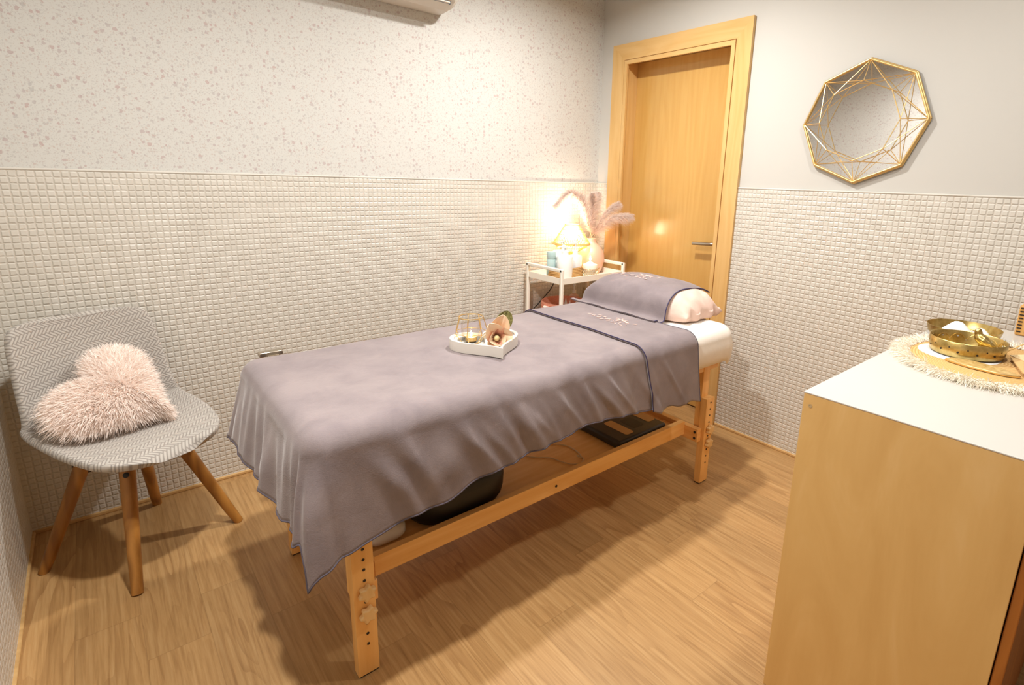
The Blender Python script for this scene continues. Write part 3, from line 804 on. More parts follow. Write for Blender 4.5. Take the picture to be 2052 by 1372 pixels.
def petal_grid(L, Wd, cup, curl, nu=14, nv=13):
    # flat petal along +x, cupped and curled back at the tip
    g = np.zeros((nu, nv, 3))
    for i in range(nu):
        t_ = i / (nu - 1)
        w = Wd * (math.sin(math.pi * min(1, t_ * .86 + .10)) ** .62) * (1 if t_ < .93 else .9)
        if i == nu - 1: w *= .45
        for j in range(nv):
            s_ = (j / (nv - 1) - .5) * 2
            g[i, j] = (L * t_, s_ * w / 2, cup * (s_ ** 2) * w * .8 + curl * L * (t_ ** 2) + .0015 * math.sin(s_ * 9 + t_ * 5))
    return g
def petal_mat():
    m = mat('peach_petal', lin(240, 208, 172), .6); t = NT(m)
    tc = t.n('ShaderNodeTexCoord'); sep = t.n('ShaderNodeSeparateXYZ'); t.l(tc.outputs['UV'], sep.inputs[0])
    n = t.noise(t.coord('UV', (3, 30, 1)), 2, 3)
    f = t.math('ADD', sep.outputs[0], t.math('MULTIPLY', t.math('SUBTRACT', n.outputs[0], .5), .35))
    t.l(t.ramp(f, [(.0, lin(150, 84, 66)), (.28, lin(214, 146, 116)), (.55, lin(240, 206, 170)), (1, lin(244, 220, 190))]), t.b.inputs['Base Color'])
    t.b.inputs['Subsurface Weight'].default_value = .15; t.b.inputs['Subsurface Radius'].default_value = (.01, .006, .004)
    return m
M['petal'] = petal_mat()
fl = thing('artificial_flower', (-1.515, -1.07, TF), 'peach artificial flower with green leaf lying in the heart tray', 'flower')
fc = Vector((-1.522, -1.068, TF + .027))
toc = (CAM - fc).normalized()
axis = (toc + Vector((0, 0, -.15)) + rgt * .25).normalized()
e1 = Vector((0, 0, 1)).cross(axis).normalized(); e2 = axis.cross(e1).normalized()   # e1 to image right, e2 up
def uvgrid(nu, nv): return [(i / (nu - 1), j / (nv - 1)) for i in range(nu) for j in range(nv)]
for k, (ang, L, Wd, cup, tilt, curl) in enumerate([(118, .082, .070, .30, 38, .05), (72, .098, .072, .25, 30, .02), (8, .064, .072, .32, 22, .18), (-52, .040, .060, .3, 24, .2), (196, .040, .050, .3, 40, .1), (238, .052, .048, .25, 12, .1)]):
    g = petal_grid(L, Wd, cup, curl)
    a = math.radians(ang); rad = e1 * math.cos(a) + e2 * math.sin(a); tan_ = axis.cross(rad)
    tl_ = math.radians(tilt); d0 = rad * math.cos(tl_) + axis * math.sin(tl_) * .55; nn = axis * math.cos(tl_) - rad * math.sin(tl_)
    if k == 1: base = fc - axis * .012
    else: base = fc + axis * .0
    Pp = np.array([[list(base + d0 * g[i, j, 0] + tan_ * g[i, j, 1] + nn * g[i, j, 2]) for j in range(g.shape[1])] for i in range(g.shape[0])])
    Pp[..., 2] = np.maximum(Pp[..., 2], TF + .001 + .0008 * k)
    bb_ = MB().grid(Pp); bb_.uv = uvgrid(*g.shape[:2])
    obj('petal', bb_, M['petal'], fl, smooth=180, solid=.0012, subsurf=1)
b = MB()
b.lathe([(0, -.004), (.008, -.002), (.0105, .004), (.0075, .010), (0, .012)], n=20); b.xform(Matrix.Translation(fc + axis * .006) @ axis.to_track_quat('Z', 'Y').to_matrix().to_4x4())
obj('flower_centre', b, mat('cream_pistil', lin(226, 204, 150), .7), fl, smooth=60)
b = MB()
for k in range(70):
    a = rnd.uniform(0, 6.283); rr = rnd.uniform(.010, .0165)
    p0 = fc + axis * .004 + (e1 * math.cos(a) + e2 * math.sin(a)) * .006; p1 = fc + axis * rnd.uniform(.008, .016) + (e1 * math.cos(a) + e2 * math.sin(a)) * rr
    b.tube([p0, (p0 + p1) / 2 + axis * .002, p1], [.0005, .0005, .0011], 5)
obj('stamens', b, mat('brown_stamen', lin(118, 78, 40), .7), fl, smooth=60)
def leaf_mat():
    m = mat('green_leaf', lin(120, 116, 62), .5); t = NT(m)
    n = t.noise(t.coord('Object'), 160, 3); t.l(t.ramp(n.outputs[0], [(.35, lin(92, 88, 44)), (.6, lin(132, 128, 76)), (.8, lin(150, 160, 100))]), t.b.inputs['Base Color']); return m
M['leaf'] = leaf_mat()
g = petal_grid(.072, .06, .1, .05)
lb = fc + e1 * .026 + e2 * .022 - axis * .035
lr = (e2 * .9 + e1 * .4).normalized(); ltn = (e1 * .9 - e2 * .4 + axis * .1).normalized(); lnn = axis
Pp = np.array([[list(lb + lr * g[i, j, 0] + ltn * g[i, j, 1] + lnn * g[i, j, 2]) for j in range(g.shape[1])] for i in range(g.shape[0])])
obj('leaf', MB().grid(Pp), M['leaf'], fl, smooth=180, solid=.001, subsurf=1)['label'] = 'round green leaf'
obj('stem', MB().tube([fc - axis * .002, fc - axis * .02 + Vector((0, 0, -.008)), Vector((-1.50, -1.02, TF + .006)), Vector((-1.485, -.985, TF + .004))], .003, 8), M['leaf'], fl)

# ------------------------------------------------------------------ chair
CHO = Vector((-2.535, -.335, 0)); CF = Vector((.375, -.927, 0)).normalized(); CL = Vector((.927, .375, 0)).normalized()
def herring():
    m = mat('grey_herringbone', lin(176, 168, 160), .85); t = NT(m)
    tc = t.n('ShaderNodeTexCoord'); mp = t.n('ShaderNodeMapping'); t.l(tc.outputs['UV'], mp.inputs[0])
    mp.inputs['Rotation'].default_value = (0, 0, math.radians(38)); mp.inputs['Scale'].default_value = (115, 115, 1)
    sep = t.n('ShaderNodeSeparateXYZ'); t.l(mp.outputs[0], sep.inputs[0]); x, y = sep.outputs[0], sep.outputs[1]
    i, j = t.math('FLOOR', x), t.math('FLOOR', y); fx, fy = t.math('FRACT', x), t.math('FRACT', y)
    Lh = 3.0
    k = t.math('FLOORED_MODULO', t.math('SUBTRACT', i, j), 2 * Lh)
    hor = t.math('LESS_THAN', k, Lh - .5)
    al_h = t.math('ADD', k, fx); al_v = t.math('ADD', t.math('SUBTRACT', 2 * Lh - 1, k), fy)
    def sel(a, b_): return t.math('ADD', t.math('MULTIPLY', hor, a), t.math('MULTIPLY', t.math('SUBTRACT', 1.0, hor), b_))
    al = sel(al_h, al_v); ac = sel(fy, fx)
    d = t.math('MINIMUM', t.math('MINIMUM', ac, t.math('SUBTRACT', 1.0, ac)), t.math('MINIMUM', al, t.math('SUBTRACT', Lh, al)))
    mr = t.n('ShaderNodeMapRange', interpolation_type='SMOOTHSTEP'); t.l(d, mr.inputs[0]); mr.inputs[1].default_value = .04; mr.inputs[2].default_value = .30
    col = t.mix(mr.outputs[0], lin(146, 139, 132), lin(190, 184, 176))
    nf = t.noise(tc.outputs['Object'], 500, 2); col = t.mix(t.math('MULTIPLY', nf.outputs[0], .25), col, lin(140, 132, 124))
    t.l(col, t.b.inputs['Base Color']); t.l(t.bump(mr.outputs[0], .5, .002), t.b.inputs['Normal'])
    t.b.inputs['Sheen Weight'].default_value = .2
    return m
M['herring'] = herring()
PROF = [(.262, .418), (.258, .424), (.248, .430), (.230, .435), (.19, .440), (.13, .442), (.06, .440), (-.02, .436), (-.08, .434), (-.13, .443), (-.165, .468), (-.188, .510), (-.205, .565), (-.220, .63), (-.232, .70), (-.240, .755), (-.244, .795), (-.246, .815), (-.246, .828), (-.245, .833)]
HW = [.03, .085, .128, .160, .192, .213, .228, .235, .238, .238, .235, .230, .225, .221, .217, .213, .204, .188, .155, .11]
pr = spline([(d, 0, z) for d, z in PROF], 4); hw = np.interp(np.linspace(0, 19, len(pr)), range(20), HW)
nu = len(pr); nv = 37
sh = np.zeros((nu, nv, 3)); uvs = []
arc = 0
for i in range(nu):
    if i: arc += (pr[i] - pr[i - 1]).length
    fr_ = i / (nu - 1)
    curl_seat = .045 * float(smoothstep(.15, .45, fr_)) * (1 - float(smoothstep(.5, .62, fr_)))
    curl_back = .060 * float(smoothstep(.45, .62, fr_)) * (1 - .45 * float(smoothstep(.7, 1, fr_)))
    for j in range(nv):
        s_ = (j / (nv - 1) - .5) * 2
        # superellipse corners at the two ends
        u_ = s_ * hw[i]
        d = pr[i].x; z = pr[i].z
        # front edge bows, top edge bows
        d2 = d + curl_back * abs(u_ / .23) ** 2.4
        z2 = z + curl_seat * abs(u_ / .23) ** 2.6
        sh[i, j] = CHO + CL * u_ + CF * d2 + Vector((0, 0, z2))
        uvs.append((u_, arc))
chair = thing('upholstered_chair', CHO, 'grey herringbone shell chair with four splayed wooden legs in the corner', 'chair')
b = MB().grid(sh); b.uv = uvs
o = obj('seat_shell', b, M['herring'], chair, smooth=180, solid=.026, subsurf=1)
ORG = CHO
bb_ = MB().lathe([(0, .388), (.13, .388), (.135, .395), (.135, .402), (.05, .408), (0, .408)], ORG, 32)
for (fx_, fy_) in ((-2.588, -.612), (-2.826, -.292), (-2.250, -.379), (-2.487, -.040)):
    d_ = (Vector((fx_, fy_, 0)) - ORG); d_.z = 0; un = d_.normalized(); pn = Vector((-un.y, un.x, 0))
    p0 = ORG + un * .055 + Vector((0, 0, .396))
    for s_ in (-1, 1):
        pass
    q0 = ORG + un * .10
    bb_.tube([ORG + un * .03 + Vector((0, 0, .375)), ORG + un * .11 + Vector((0, 0, .392))], .009, 8)
    bb_.tube([ORG + un * .115 + pn * .0 + Vector((0, 0, .40)), ORG + un * .125 + Vector((0, 0, .33))], [.014, .008], 8)
    bb_.tube([ORG + un * .095 + Vector((0, 0, .345)), ORG + un * .145 + Vector((0, 0, .352))], .006, 8)
obj('base_bracket', bb_, M['blkplastic'], chair)
for (fx_, fy_) in ((-2.588, -.612), (-2.826, -.292), (-2.250, -.379), (-2.487, -.040)):
    d_ = Vector((fx_ - ORG.x, fy_ - ORG.y, 0)); un = d_.normalized()
    p1 = Vector((fx_, fy_, 0)) - un * .010; p0 = ORG + un * .115 + Vector((0, 0, .412))
    ax = (p0 - p1).normalized()
    n = 20; b = MB()
    K = 9; ptsl = [p1 + (p0 - p1) * (k / (K - 1)) for k in range(K)]
    rr = [.0165 + (.0235 - .0165) * k / (K - 1) for k in range(K)]
    b.tube(ptsl, rr, n)
    # flatten foot onto the floor
    b.v = [(x, y, max(z, 0.0)) for (x, y, z) in b.v]
    Lg = obj('leg', b, M['legwood'], chair, smooth=50)
    side = Vector((-un.y, un.x, 0)); outw = (un - ax * un.dot(ax)).normalized()
    pc = p1 + (p0 - p1) * .86 + outw * .0225
    k_ = MB().lathe([(0, 0), (.0085, 0), (.0085, .002), (.006, .0035), (0, .0035)], n=16); k_.xform(Matrix.Translation(pc) @ outw.to_track_quat('Z', 'Y').to_matrix().to_4x4())
    obj('bolt', k_, M['blkplastic'], Lg)

def fluff(name, c1, c2, tl=.45):
    m = bpy.data.materials.new(name); m.use_nodes = True; t = m.node_tree; t.nodes.clear()
    out = t.nodes.new('ShaderNodeOutputMaterial'); d = t.nodes.new('ShaderNodeBsdfDiffuse'); r = t.nodes.new('ShaderNodeBsdfTranslucent'); mx = t.nodes.new('ShaderNodeMixShader')
    tc = t.nodes.new('ShaderNodeTexCoord'); n = t.nodes.new('ShaderNodeTexNoise'); n.inputs['Scale'].default_value = 110; rp = t.nodes.new('ShaderNodeValToRGB')
    rp.color_ramp.elements[0].position = .3; rp.color_ramp.elements[0].color = c1; rp.color_ramp.elements[1].position = .7; rp.color_ramp.elements[1].color = c2
    t.links.new(tc.outputs['Object'], n.inputs[0]); t.links.new(n.outputs[0], rp.inputs[0]); t.links.new(rp.outputs[0], d.inputs[0]); t.links.new(rp.outputs[0], r.inputs[0])
    mx.inputs[0].default_value = tl; t.links.new(d.outputs[0], mx.inputs[1]); t.links.new(r.outputs[0], mx.inputs[2]); t.links.new(mx.outputs[0], out.inputs[0])
    return m
# fur helper: thin curved blades as quads
def strands(roots, dirs, length, width, droop, nseg=3, jitter=.25, rng=nrng):
    roots = np.asarray(roots); dirs = np.asarray(dirs); N = len(roots)
    d = dirs + rng.normal(0, jitter, (N, 3)); d /= np.linalg.norm(d, axis=1, keepdims=True)
    L = length * rng.uniform(.7, 1.25, N)[:, None]
    side = np.cross(d, rng.normal(0, 1, (N, 3))); side /= np.linalg.norm(side, axis=1, keepdims=True) + 1e-9
    drp = np.asarray(droop)
    V = np.zeros((N, nseg + 1, 2, 3))
    for k in range(nseg + 1):
        t_ = k / nseg
        p = roots + d * L * t_ + drp * L * t_ * t_
        w = width * (1 - .85 * t_)
        V[:, k, 0] = p - side * w / 2; V[:, k, 1] = p + side * w / 2
    base = np.arange(N)[:, None, None] * (nseg + 1) * 2
    q_ = np.array([[2 * k, 2 * k + 1, 2 * k + 3, 2 * k + 2] for k in range(nseg)])[None]
    F = (base + q_).reshape(-1, 4)
    return V.reshape(-1, 3), F
def add_np(mb, V, F, mi=0):
    return mb.add(V.tolist(), F.tolist(), mi)

# heart cushion
HM = Vector((-2.548, -.318, .568))
tilt = math.radians(47)
hn = (CF * math.cos(tilt) * 1 + Vector((0, 0, 1)) * math.sin(tilt)).normalized()      # facing direction
hx = CL.copy(); hy = hn.cross(hx).normalized()
if hy.z < 0: hy = -hy
rotz_ = math.radians(38)
hu = hx * math.cos(rotz_) - hy * math.sin(rotz_) ; hv = hx * math.sin(rotz_) * -1 - hy * math.cos(rotz_) * -1
# heart axis (tip to notch) points up-left
ax_h = (-hx * math.sin(rotz_) + hy * math.cos(rotz_)).normalized(); lat_h = ax_h.cross(hn).normalized()
hp_ = heart_poly(160, .36, .30)
front = []; K = 14
cen = Vector((0, -.01))
def heart_pt(k, s_, sgn):
    p = hp_[k % 160]; x, y = p[0] * s_ + cen.x * (1 - s_), p[1] * s_ + cen.y * (1 - s_)
    hgt = .075 * max(0, 1 - s_ ** 2.2) ** .6
    return HM + lat_h * x + ax_h * y + hn * (hgt * sgn)
for sgn in (1, -1):
    pass
gf = np.array([[list(heart_pt(k, s_, 1)) for s_ in np.sin(np.linspace(0, 1, K) * math.pi / 2)] for k in range(160)])
gb = np.array([[list(heart_pt(k, s_, -1)) for s_ in np.sin(np.linspace(0, 1, K) * math.pi / 2)] for k in range(160)])
M['fur'] = fluff('blush_fur', lin(253, 238, 229), lin(255, 249, 244), .3)
hc_ = thing('heart_cushion', HM, 'fluffy blush pink heart cushion resting on the grey chair', 'cushion')
b = MB().grid(gf, closed_u=True); b2 = MB().grid(gb, closed_u=True); b.f = [tuple(reversed(f)) for f in b.f]; b.add(b2.v, b2.f)
obj('cushion_body', b, M['fur'], hc_, smooth=180)
N = 15000
kk = nrng.integers(0, 160, N); ss = np.sqrt(nrng.uniform(0, 1, N)); sg_ = np.where(nrng.uniform(0, 1, N) < .8, 1, -1)
roots = np.zeros((N, 3)); dirs = np.zeros((N, 3))
HP = np.array(hp_); lat_n, ax_n, hn_n = np.array(lat_h), np.array(ax_h), np.array(hn)
kf = kk + nrng.uniform(0, 1, N); k0 = np.floor(kf).astype(int) % 160; k1 = (k0 + 1) % 160; fr2 = (kf - np.floor(kf))[:, None]
pp = HP[k0] * (1 - fr2) + HP[k1] * fr2
xy = pp * ss[:, None] + np.array([0, -.01]) * (1 - ss[:, None])
hg = .075 * np.maximum(0, 1 - ss ** 2.2) ** .6 * sg_
roots = np.array(HM) + xy[:, :1] * lat_n + xy[:, 1:] * ax_n + hg[:, None] * hn_n
rad = xy - np.array([0, -.01]); rad /= np.linalg.norm(rad, axis=1, keepdims=True) + 1e-6
dirs = (rad[:, :1] * lat_n + rad[:, 1:] * ax_n) * (.35 + ss[:, None] * .8) + hn_n * (sg_ * (1.05 - ss ** 3))[:, None] * .7
V_, F_ = strands(roots, dirs, .034, .0034, np.array([0, 0, -.25]), 3, .35)
fb = MB(); add_np(fb, V_, F_)
obj('fur', fb, M['fur'], hc_, smooth=180)['kind'] = 'stuff'

# ------------------------------------------------------------------ wall mirror
mc = Vector((-.015, -1.5885, 1.604))
mr = thing('wall_mirror', mc, 'octagonal gold geometric mirror hanging on the plain wall', 'mirror')
Ro, Ri, Hr = .2445, .1600, .043
oct_ = lambda R, x: [Vector((x, mc.y + R * math.sin(2 * math.pi * k / 8), mc.z + R * math.cos(2 * math.pi * k / 8))) for k in range(8)]
Vo = oct_(Ro, -.017); Vi = oct_(Ri, -.015 - Hr)
gp = oct_(Ro, -.0135)
b = MB().add([(p.x, p.y, p.z) for p in gp] + [(0 - .002, p.y, p.z) for p in gp], [tuple(range(8)), tuple(range(15, 7, -1))] + [(i, 8 + i, 8 + (i + 1) % 8, (i + 1) % 8) for i in range(8)])
obj('mirror_glass', b, M['mirror'], mr, smooth=0)
b = MB()
for R_, x_, r_ in ((Ro + .003, -.019, .0045), (Ro + .007, -.010, .0050), (Ro + .006, -.003, .0035)):
    P_ = oct_(R_, x_)
    for k in range(8): b.tube([P_[k], P_[(k + 1) % 8]], r_, 8)
obj('frame', b, M['gold'], mr, smooth=50)
b = MB()
for k in range(8):
    b.tube([Vi[k], Vi[(k + 1) % 8]], .0020, 6)
    for dk in (-1, 0, 1): b.tube([Vo[k], Vi[(k + dk) % 8]], .0016, 6)
obj('wire_cage', b, M['goldwire'], mr, smooth=50)

# ------------------------------------------------------------------ air conditioner
ac = thing('air_conditioner', (-1.55, 0, 2.09), 'white split air conditioner high on the terrazzo wall', 'air conditioner')
sec = [(-.002, 2.088), (-.030, 2.086), (-.115, 2.092), (-.175, 2.118), (-.205, 2.165), (-.212, 2.24), (-.205, 2.36), (-.17, 2.385), (-.002, 2.385)]
def ac_sec(x, k=1.0):
    return [(x, y * k, 2.24 + (z - 2.24) * (k if k < 1 else 1)) for y, z in sec]
rows = [ac_sec(-2.04, .93), ac_sec(-2.025), ac_sec(-1.138), ac_sec(-1.118, .93)]
b = MB().grid(np.array(rows)); n_ = len(sec); b.f.append(tuple(range(n_ - 1, -1, -1))); b.m.append(0); b.f.append(tuple(3 * n_ + k for k in range(n_))); b.m.append(0)
b.f = [tuple(reversed(f)) for f in b.f]
obj('housing', b, M['white_plastic'], ac, smooth=30)
obj('air_outlet', MB().box(-1.97, -1.16, -.165, -.120, 2.100, 2.112), M['blkplastic'], ac, smooth=0)
lv = MB().box(-1.965, -1.165, -.172, -.112, -.003, .003); lv.xform(Matrix.Translation((0, -.150, 2.098)) @ Matrix.Rotation(math.radians(-24), 4, 'X') @ Matrix.Translation((0, .150, 0)))
obj('louvre', lv, M['white_plastic'], ac, bevel=.002)

# ------------------------------------------------------------------ trolley
TRX0, TRX1, TRY0, TRY1 = -.605, -.108, -.362, -.055
tr = thing('trolley', (-.356, -.208, 0), 'white metal two-handled trolley between bed and door', 'trolley')
r_ = .0095
for x in (TRX0, TRX1):
    b = MB()
    for y in (TRY0, TRY1): b.box(x - r_, x + r_, y - r_, y + r_, .05, .848)
    b.box(x - r_, x + r_, TRY0 - r_ + .0002, TRY1 + r_ - .0002, .829, .8478)
    obj('handle_frame', b, M['white_metal'], tr, bevel=.004)
for zt in (.76, .43, .10):
    t0, t1 = zt, zt + .036
    b = MB().box(TRX0 + .001, TRX1 - .001, TRY0 + .001, TRY1 - .001, zt, zt + .004)
    b.box(TRX0, TRX1, TRY0 - .004, TRY0, t0, t1).box(TRX0, TRX1, TRY1, TRY1 + .004, t0, t1).box(TRX0 - .004, TRX0, TRY0, TRY1, t0, t1).box(TRX1, TRX1 + .004, TRY0, TRY1, t0, t1)
    obj('tray', b, M['white_metal'], tr, bevel=.0015)
for x in (TRX0, TRX1):
    for y in (TRY0, TRY1):
        w = MB().lathe([(0, -.01), (.022, -.01), (.024, -.006), (.024, .006), (.022, .01), (0, .01)], n=20); w.xform(Matrix.Translation((x, y, .0245)) @ Matrix.Rotation(math.pi / 2, 4, 'X'))
        w.box(x - .006, x + .006, y - .013, y + .013, .026, .052)
        obj('caster', w, M['blkplastic'], tr)
ZS = .7645
# rope basket with bottles
def rope(name, c1, c2):
    m = mat(name, c1, .85); t = NT(m); n = t.noise(t.coord('Object', (30, 30, 200)), 3, 3); t.l(t.ramp(n.outputs[0], [(.35, c2), (.65, c1)]), t.b.inputs['Base Color']); return m
M['rope'] = rope('jute_rope', lin(206, 166, 108), lin(176, 132, 76))
bc = Vector((-.458, -.225, ZS))
prof = [(0, .001), (.118, .001)]
for k in range(0, 40):
    t_ = k / 39; prof.append((.122 - .010 * t_ + .0016 * math.sin(k * math.pi / 2.5), .003 + .066 * t_))
prof += [(.110, .071), (.106, .068), (.112, .010), (0, .008)]
tag(obj('rope_basket', MB().lathe(prof, bc, 56, sx=1.0, sy_=.68), M['rope'], smooth=60), 'oval jute rope basket of bottles on the trolley top', 'basket')
M['wht'] = mat('white_bottle', lin(238, 238, 236), .3)
M['teal'] = mat('pale_teal_bottle', lin(176, 200, 198), .4)
M['greyblue'] = mat('pale_grey_bottle', lin(206, 216, 216), .35)
ZB = ZS + .010
def pump_bottle(name, x, y, r, h, m, label, ph=.055, az=0.0, z=ZB, capm=None):
    t_ = thing(name, (x, y, z), label, 'bottle')
    obj('body', MB().lathe([(0, 0), (r * .95, 0), (r, .004), (r, h - .006), (r * .93, h), (r * .45, h + .004), (r * .42, h + .010), (0, h + .010)], (x, y, z), 32), m, t_, smooth=35)
    b = MB().lathe([(0, h + .008), (r * .40, h + .008), (r * .40, h + .028), (r * .30, h + .030), (r * .14, h + .031), (r * .14, h + ph), (r * .30, h + ph), (r * .30, h + ph + .010), (0, h + ph + .011)], (x, y, z), 20)
    d = Vector((math.cos(az), math.sin(az), 0)); p = Vector((x, y, z + h + ph + .005))
    b.tube([p, p + d * r * .6, p + d * r * .95 + Vector((0, 0, -.006))], .0045, 8)
    obj('pump', b, capm or M['wht'], t_, smooth=40)
    return t_
pump_bottle('pump_bottle', -.497, -.262, .047, .128, M['wht'], 'wide white pump bottle at the front of the rope basket', .048, 2.4)
pump_bottle('pump_bottle', -.392, -.235, .040, .122, M['wht'], 'white pump bottle nearest the vase in the rope basket', .070, 2.8)
pump_bottle('pump_bottle', -.438, -.178, .028, .150, M['greyblue'], 'pale grey bottle with pump behind the white pump bottles', .045, 3.4, capm=M['greyblue'])
t_ = thing('tube_bottle', (-.490, -.185, ZB), 'tall plain white tube between the teal bottle and white pumps', 'bottle')
obj('body', MB().lathe([(0, 0), (.027, 0), (.028, .006), (.028, .150), (.025, .154), (0, .155)], (-.490, -.185, ZB), 28), M['wht'], t_, smooth=40)
t_ = thing('teal_bottle', (-.545, -.195, ZB), 'pale teal bottle at the wall end of the rope basket', 'bottle')
obj('body', MB().lathe([(0, 0), (.025, 0), (.026, .004), (.026, .103), (.0245, .106), (0, .106)], (-.545, -.195, ZB), 28), M['teal'], t_, smooth=40)
obj('cap', MB().lathe([(0, .107), (.0245, .107), (.026, .110), (.026, .145), (.024, .150), (0, .150)], (-.545, -.195, ZB), 28), M['teal'], t_, smooth=40)

# table lamp with woven shade
lx, ly = -.322, -.120
lamp = thing('table_lamp', (lx, ly, ZS), 'lit table lamp with woven rattan shade on the trolley', 'lamp')
M['rattan'] = mat('pale_rattan', lin(226, 186, 116), .6)
b = MB().lathe([(0, 0), (.05, 0), (.052, .006), (.045, .012), (.012, .018), (.010, .10), (.014, .135), (.010, .16), (.008, .20), (0, .2)], (lx, ly, ZS), 28)
obj('base', b, M['rattan'], lamp, smooth=50)
zb = .950; zt_ = 1.066; rb, rt = .114, .042
sh_ = obj('lamp_shade', MB(), M['rattan'], lamp) if False else None
b = MB(); nR = 56
for k in range(nR):
    a = 2 * math.pi * k / nR; a2 = a + .16
    p0 = Vector((lx + rb * math.cos(a), ly + rb * math.sin(a), zb)); p1 = Vector((lx + rt * math.cos(a), ly + rt * math.sin(a), zt_))
    b.tube([p0, p1], [.0022, .0015], 5)
    q1 = Vector((lx + .048 * math.cos(a2), ly + .048 * math.sin(a2), .906))
    b.tube([p0, q1], [.0022, .0016], 5)
for (R_, z, r_) in ((rb, zb, .004), (rb - .004, zb + .006, .0028), (.105, .978, .0015), (.082, 1.010, .0015), (.062, 1.04, .0015), (rt, zt_, .003), (.094, .930, .0015), (.048, .906, .003)):
    b.tube([(lx + R_ * math.cos(a), ly + R_ * math.sin(a), z) for a in np.linspace(0, 2 * math.pi, 49)[:-1]], r_, 6, closed=True)
obj('lamp_shade', b, M['rattan'], lamp, smooth=60)
def translucent(name, col):
    m = bpy.data.materials.new(name); m.use_nodes = True; nt = m.node_tree; nt.nodes.clear()
    out = nt.nodes.new('ShaderNodeOutputMaterial'); a_ = nt.nodes.new('ShaderNodeBsdfTranslucent'); t_ = nt.nodes.new('ShaderNodeBsdfTransparent'); d_ = nt.nodes.new('ShaderNodeBsdfDiffuse')
    a_.inputs[0].default_value = col; d_.inputs[0].default_value = col; t_.inputs[0].default_value = (1, .95, .85, 1)
    m1 = nt.nodes.new('ShaderNodeMixShader'); m2 = nt.nodes.new('ShaderNodeMixShader'); m1.inputs[0].default_value = .4; m2.inputs[0].default_value = .45
    nt.links.new(a_.outputs[0], m1.inputs[1]); nt.links.new(d_.outputs[0], m1.inputs[2]); nt.links.new(m1.outputs[0], m2.inputs[1]); nt.links.new(t_.outputs[0], m2.inputs[2]); nt.links.new(m2.outputs[0], out.inputs[0])
    return m
M['liner'] = translucent('shade_liner', lin(255, 236, 196))
obj('shade_liner', MB().lathe([(rb - .006, zb + .002), (rt - .004, zt_ - .002)], (lx, ly, 0), 40).lathe([(.052, .908), (rb - .006, zb + .002)], (lx, ly, 0), 40), M['liner'], lamp, smooth=60)
M['bulb'] = flame_mat('warm_bulb', (1, .88, .70, 1), 60)
prof = [(0, -.028)] + [(.030 * math.sin(a), -.030 * math.cos(a)) for a in np.linspace(.3, 2.6, 12)] + [(.013, .034), (0, .036)]
obj('bulb', MB().lathe([(r_, z) for r_, z in prof], (lx, ly, 1.002), 24), M['bulb'], lamp, smooth=60)
pl_ = bpy.data.lights.new('lamp_glow', 'POINT'); pl_.energy = 2.2; pl_.color = (1, .90, .76); pl_.shadow_soft_size = .03
po = bpy.data.objects.new('lamp_glow', pl_); po.location = (lx, ly, 1.052); S.collection.objects.link(po)

# vase and pampas plumes
M['vase'] = mat('blush_ceramic', lin(236, 192, 168), .35)
vx, vy = -.183, -.150
prof = [(0, 0), (.052, 0), (.062, .006), (.078, .04), (.087, .085), (.082, .125), (.064, .158), (.042, .178), (.031, .190), (.0285, .205), (.0285, .214), (.025, .214), (.025, .190), (.03, .17), (0, .165)]
sp_ = spline([(r_, 0, z) for r_, z in prof], 3)
tag(obj('vase', MB().lathe([(max(p.x, 0), p.z) for p in sp_], (vx, vy, ZS), 48), M['vase'], smooth=70), 'round blush pink ceramic vase holding pampas plumes', 'vase')
M['pampas'] = fluff('pampas_fluff', lin(226, 208, 200), lin(246, 238, 232))
neck = Vector((vx, vy, ZS + .205))
PLUMES = [((-.070, -.365, 1.130), (-.125, -.255, 1.105), 'pampas plume leaning furthest over the door casing', .046),
          ((-.090, -.275, 1.200), (-.135, -.215, 1.13), 'pampas plume second nearest the door', .042),
          ((-.105, -.11, 1.250), (-.145, -.13, 1.16), 'upright pampas plume in the middle of the vase', .046),
          ((-.205, -.165, 1.250), (-.190, -.16, 1.16), 'tallest pampas plume standing straight above the vase', .044),
          ((-.330, -.10, 1.250), (-.24, -.13, 1.20), 'pampas plume arching above the lamp shade', .050),
          ((-.455, -.12, 1.185), (-.315, -.125, 1.250), 'pampas plume drooping furthest along the tiled wall', .050)]
for i, (tip, mid, lab, wid) in enumerate(PLUMES):
    a_ = 2 * math.pi * i / 6
    base = neck + Vector((.010 * math.cos(a_), .010 * math.sin(a_), -.12))
    path = spline([base, neck + Vector((.011 * math.cos(a_), .011 * math.sin(a_), 0)), Vector(mid), Vector(tip)], 14)
    pt_ = thing('pampas_plume', path[14], lab, 'pampas grass', 'pampas plumes in the vase')
    obj('stem', MB().tube(path[:34], .0016, 6), mat('pampas_stem', lin(200, 172, 140), .8) if i == 0 else bpy.data.materials['pampas_stem'], pt_)
    pth = np.array([list(p) for p in path[17:]])
    N = 2200; tt = nrng.uniform(0, 1, N) ** .9; ii = tt * (len(pth) - 1.001); i0 = ii.astype(int); f_ = (ii - i0)[:, None]
    root = pth[i0] * (1 - f_) + pth[i0 + 1] * f_; tang = pth[i0 + 1] - pth[i0]; tang /= np.linalg.norm(tang, axis=1, keepdims=True)
    rv = nrng.normal(0, 1, (N, 3)); rv -= (rv * tang).sum(1, keepdims=True) * tang; rv /= np.linalg.norm(rv, axis=1, keepdims=True)
    env = np.sin(np.pi * np.clip(tt * .80 + .15, 0, 1))[:, None]
    dirs_ = tang * 1.0 + rv * .75
    Ls = wid * 1.0 * (.45 + .9 * env)
    V_, F_ = strands(root, dirs_, Ls, .0019, np.array([.10, -.05, -.35]), 4, .12)
    fb = MB(); add_np(fb, V_, F_)
    obj('plume', fb, M['pampas'], pt_, smooth=180)

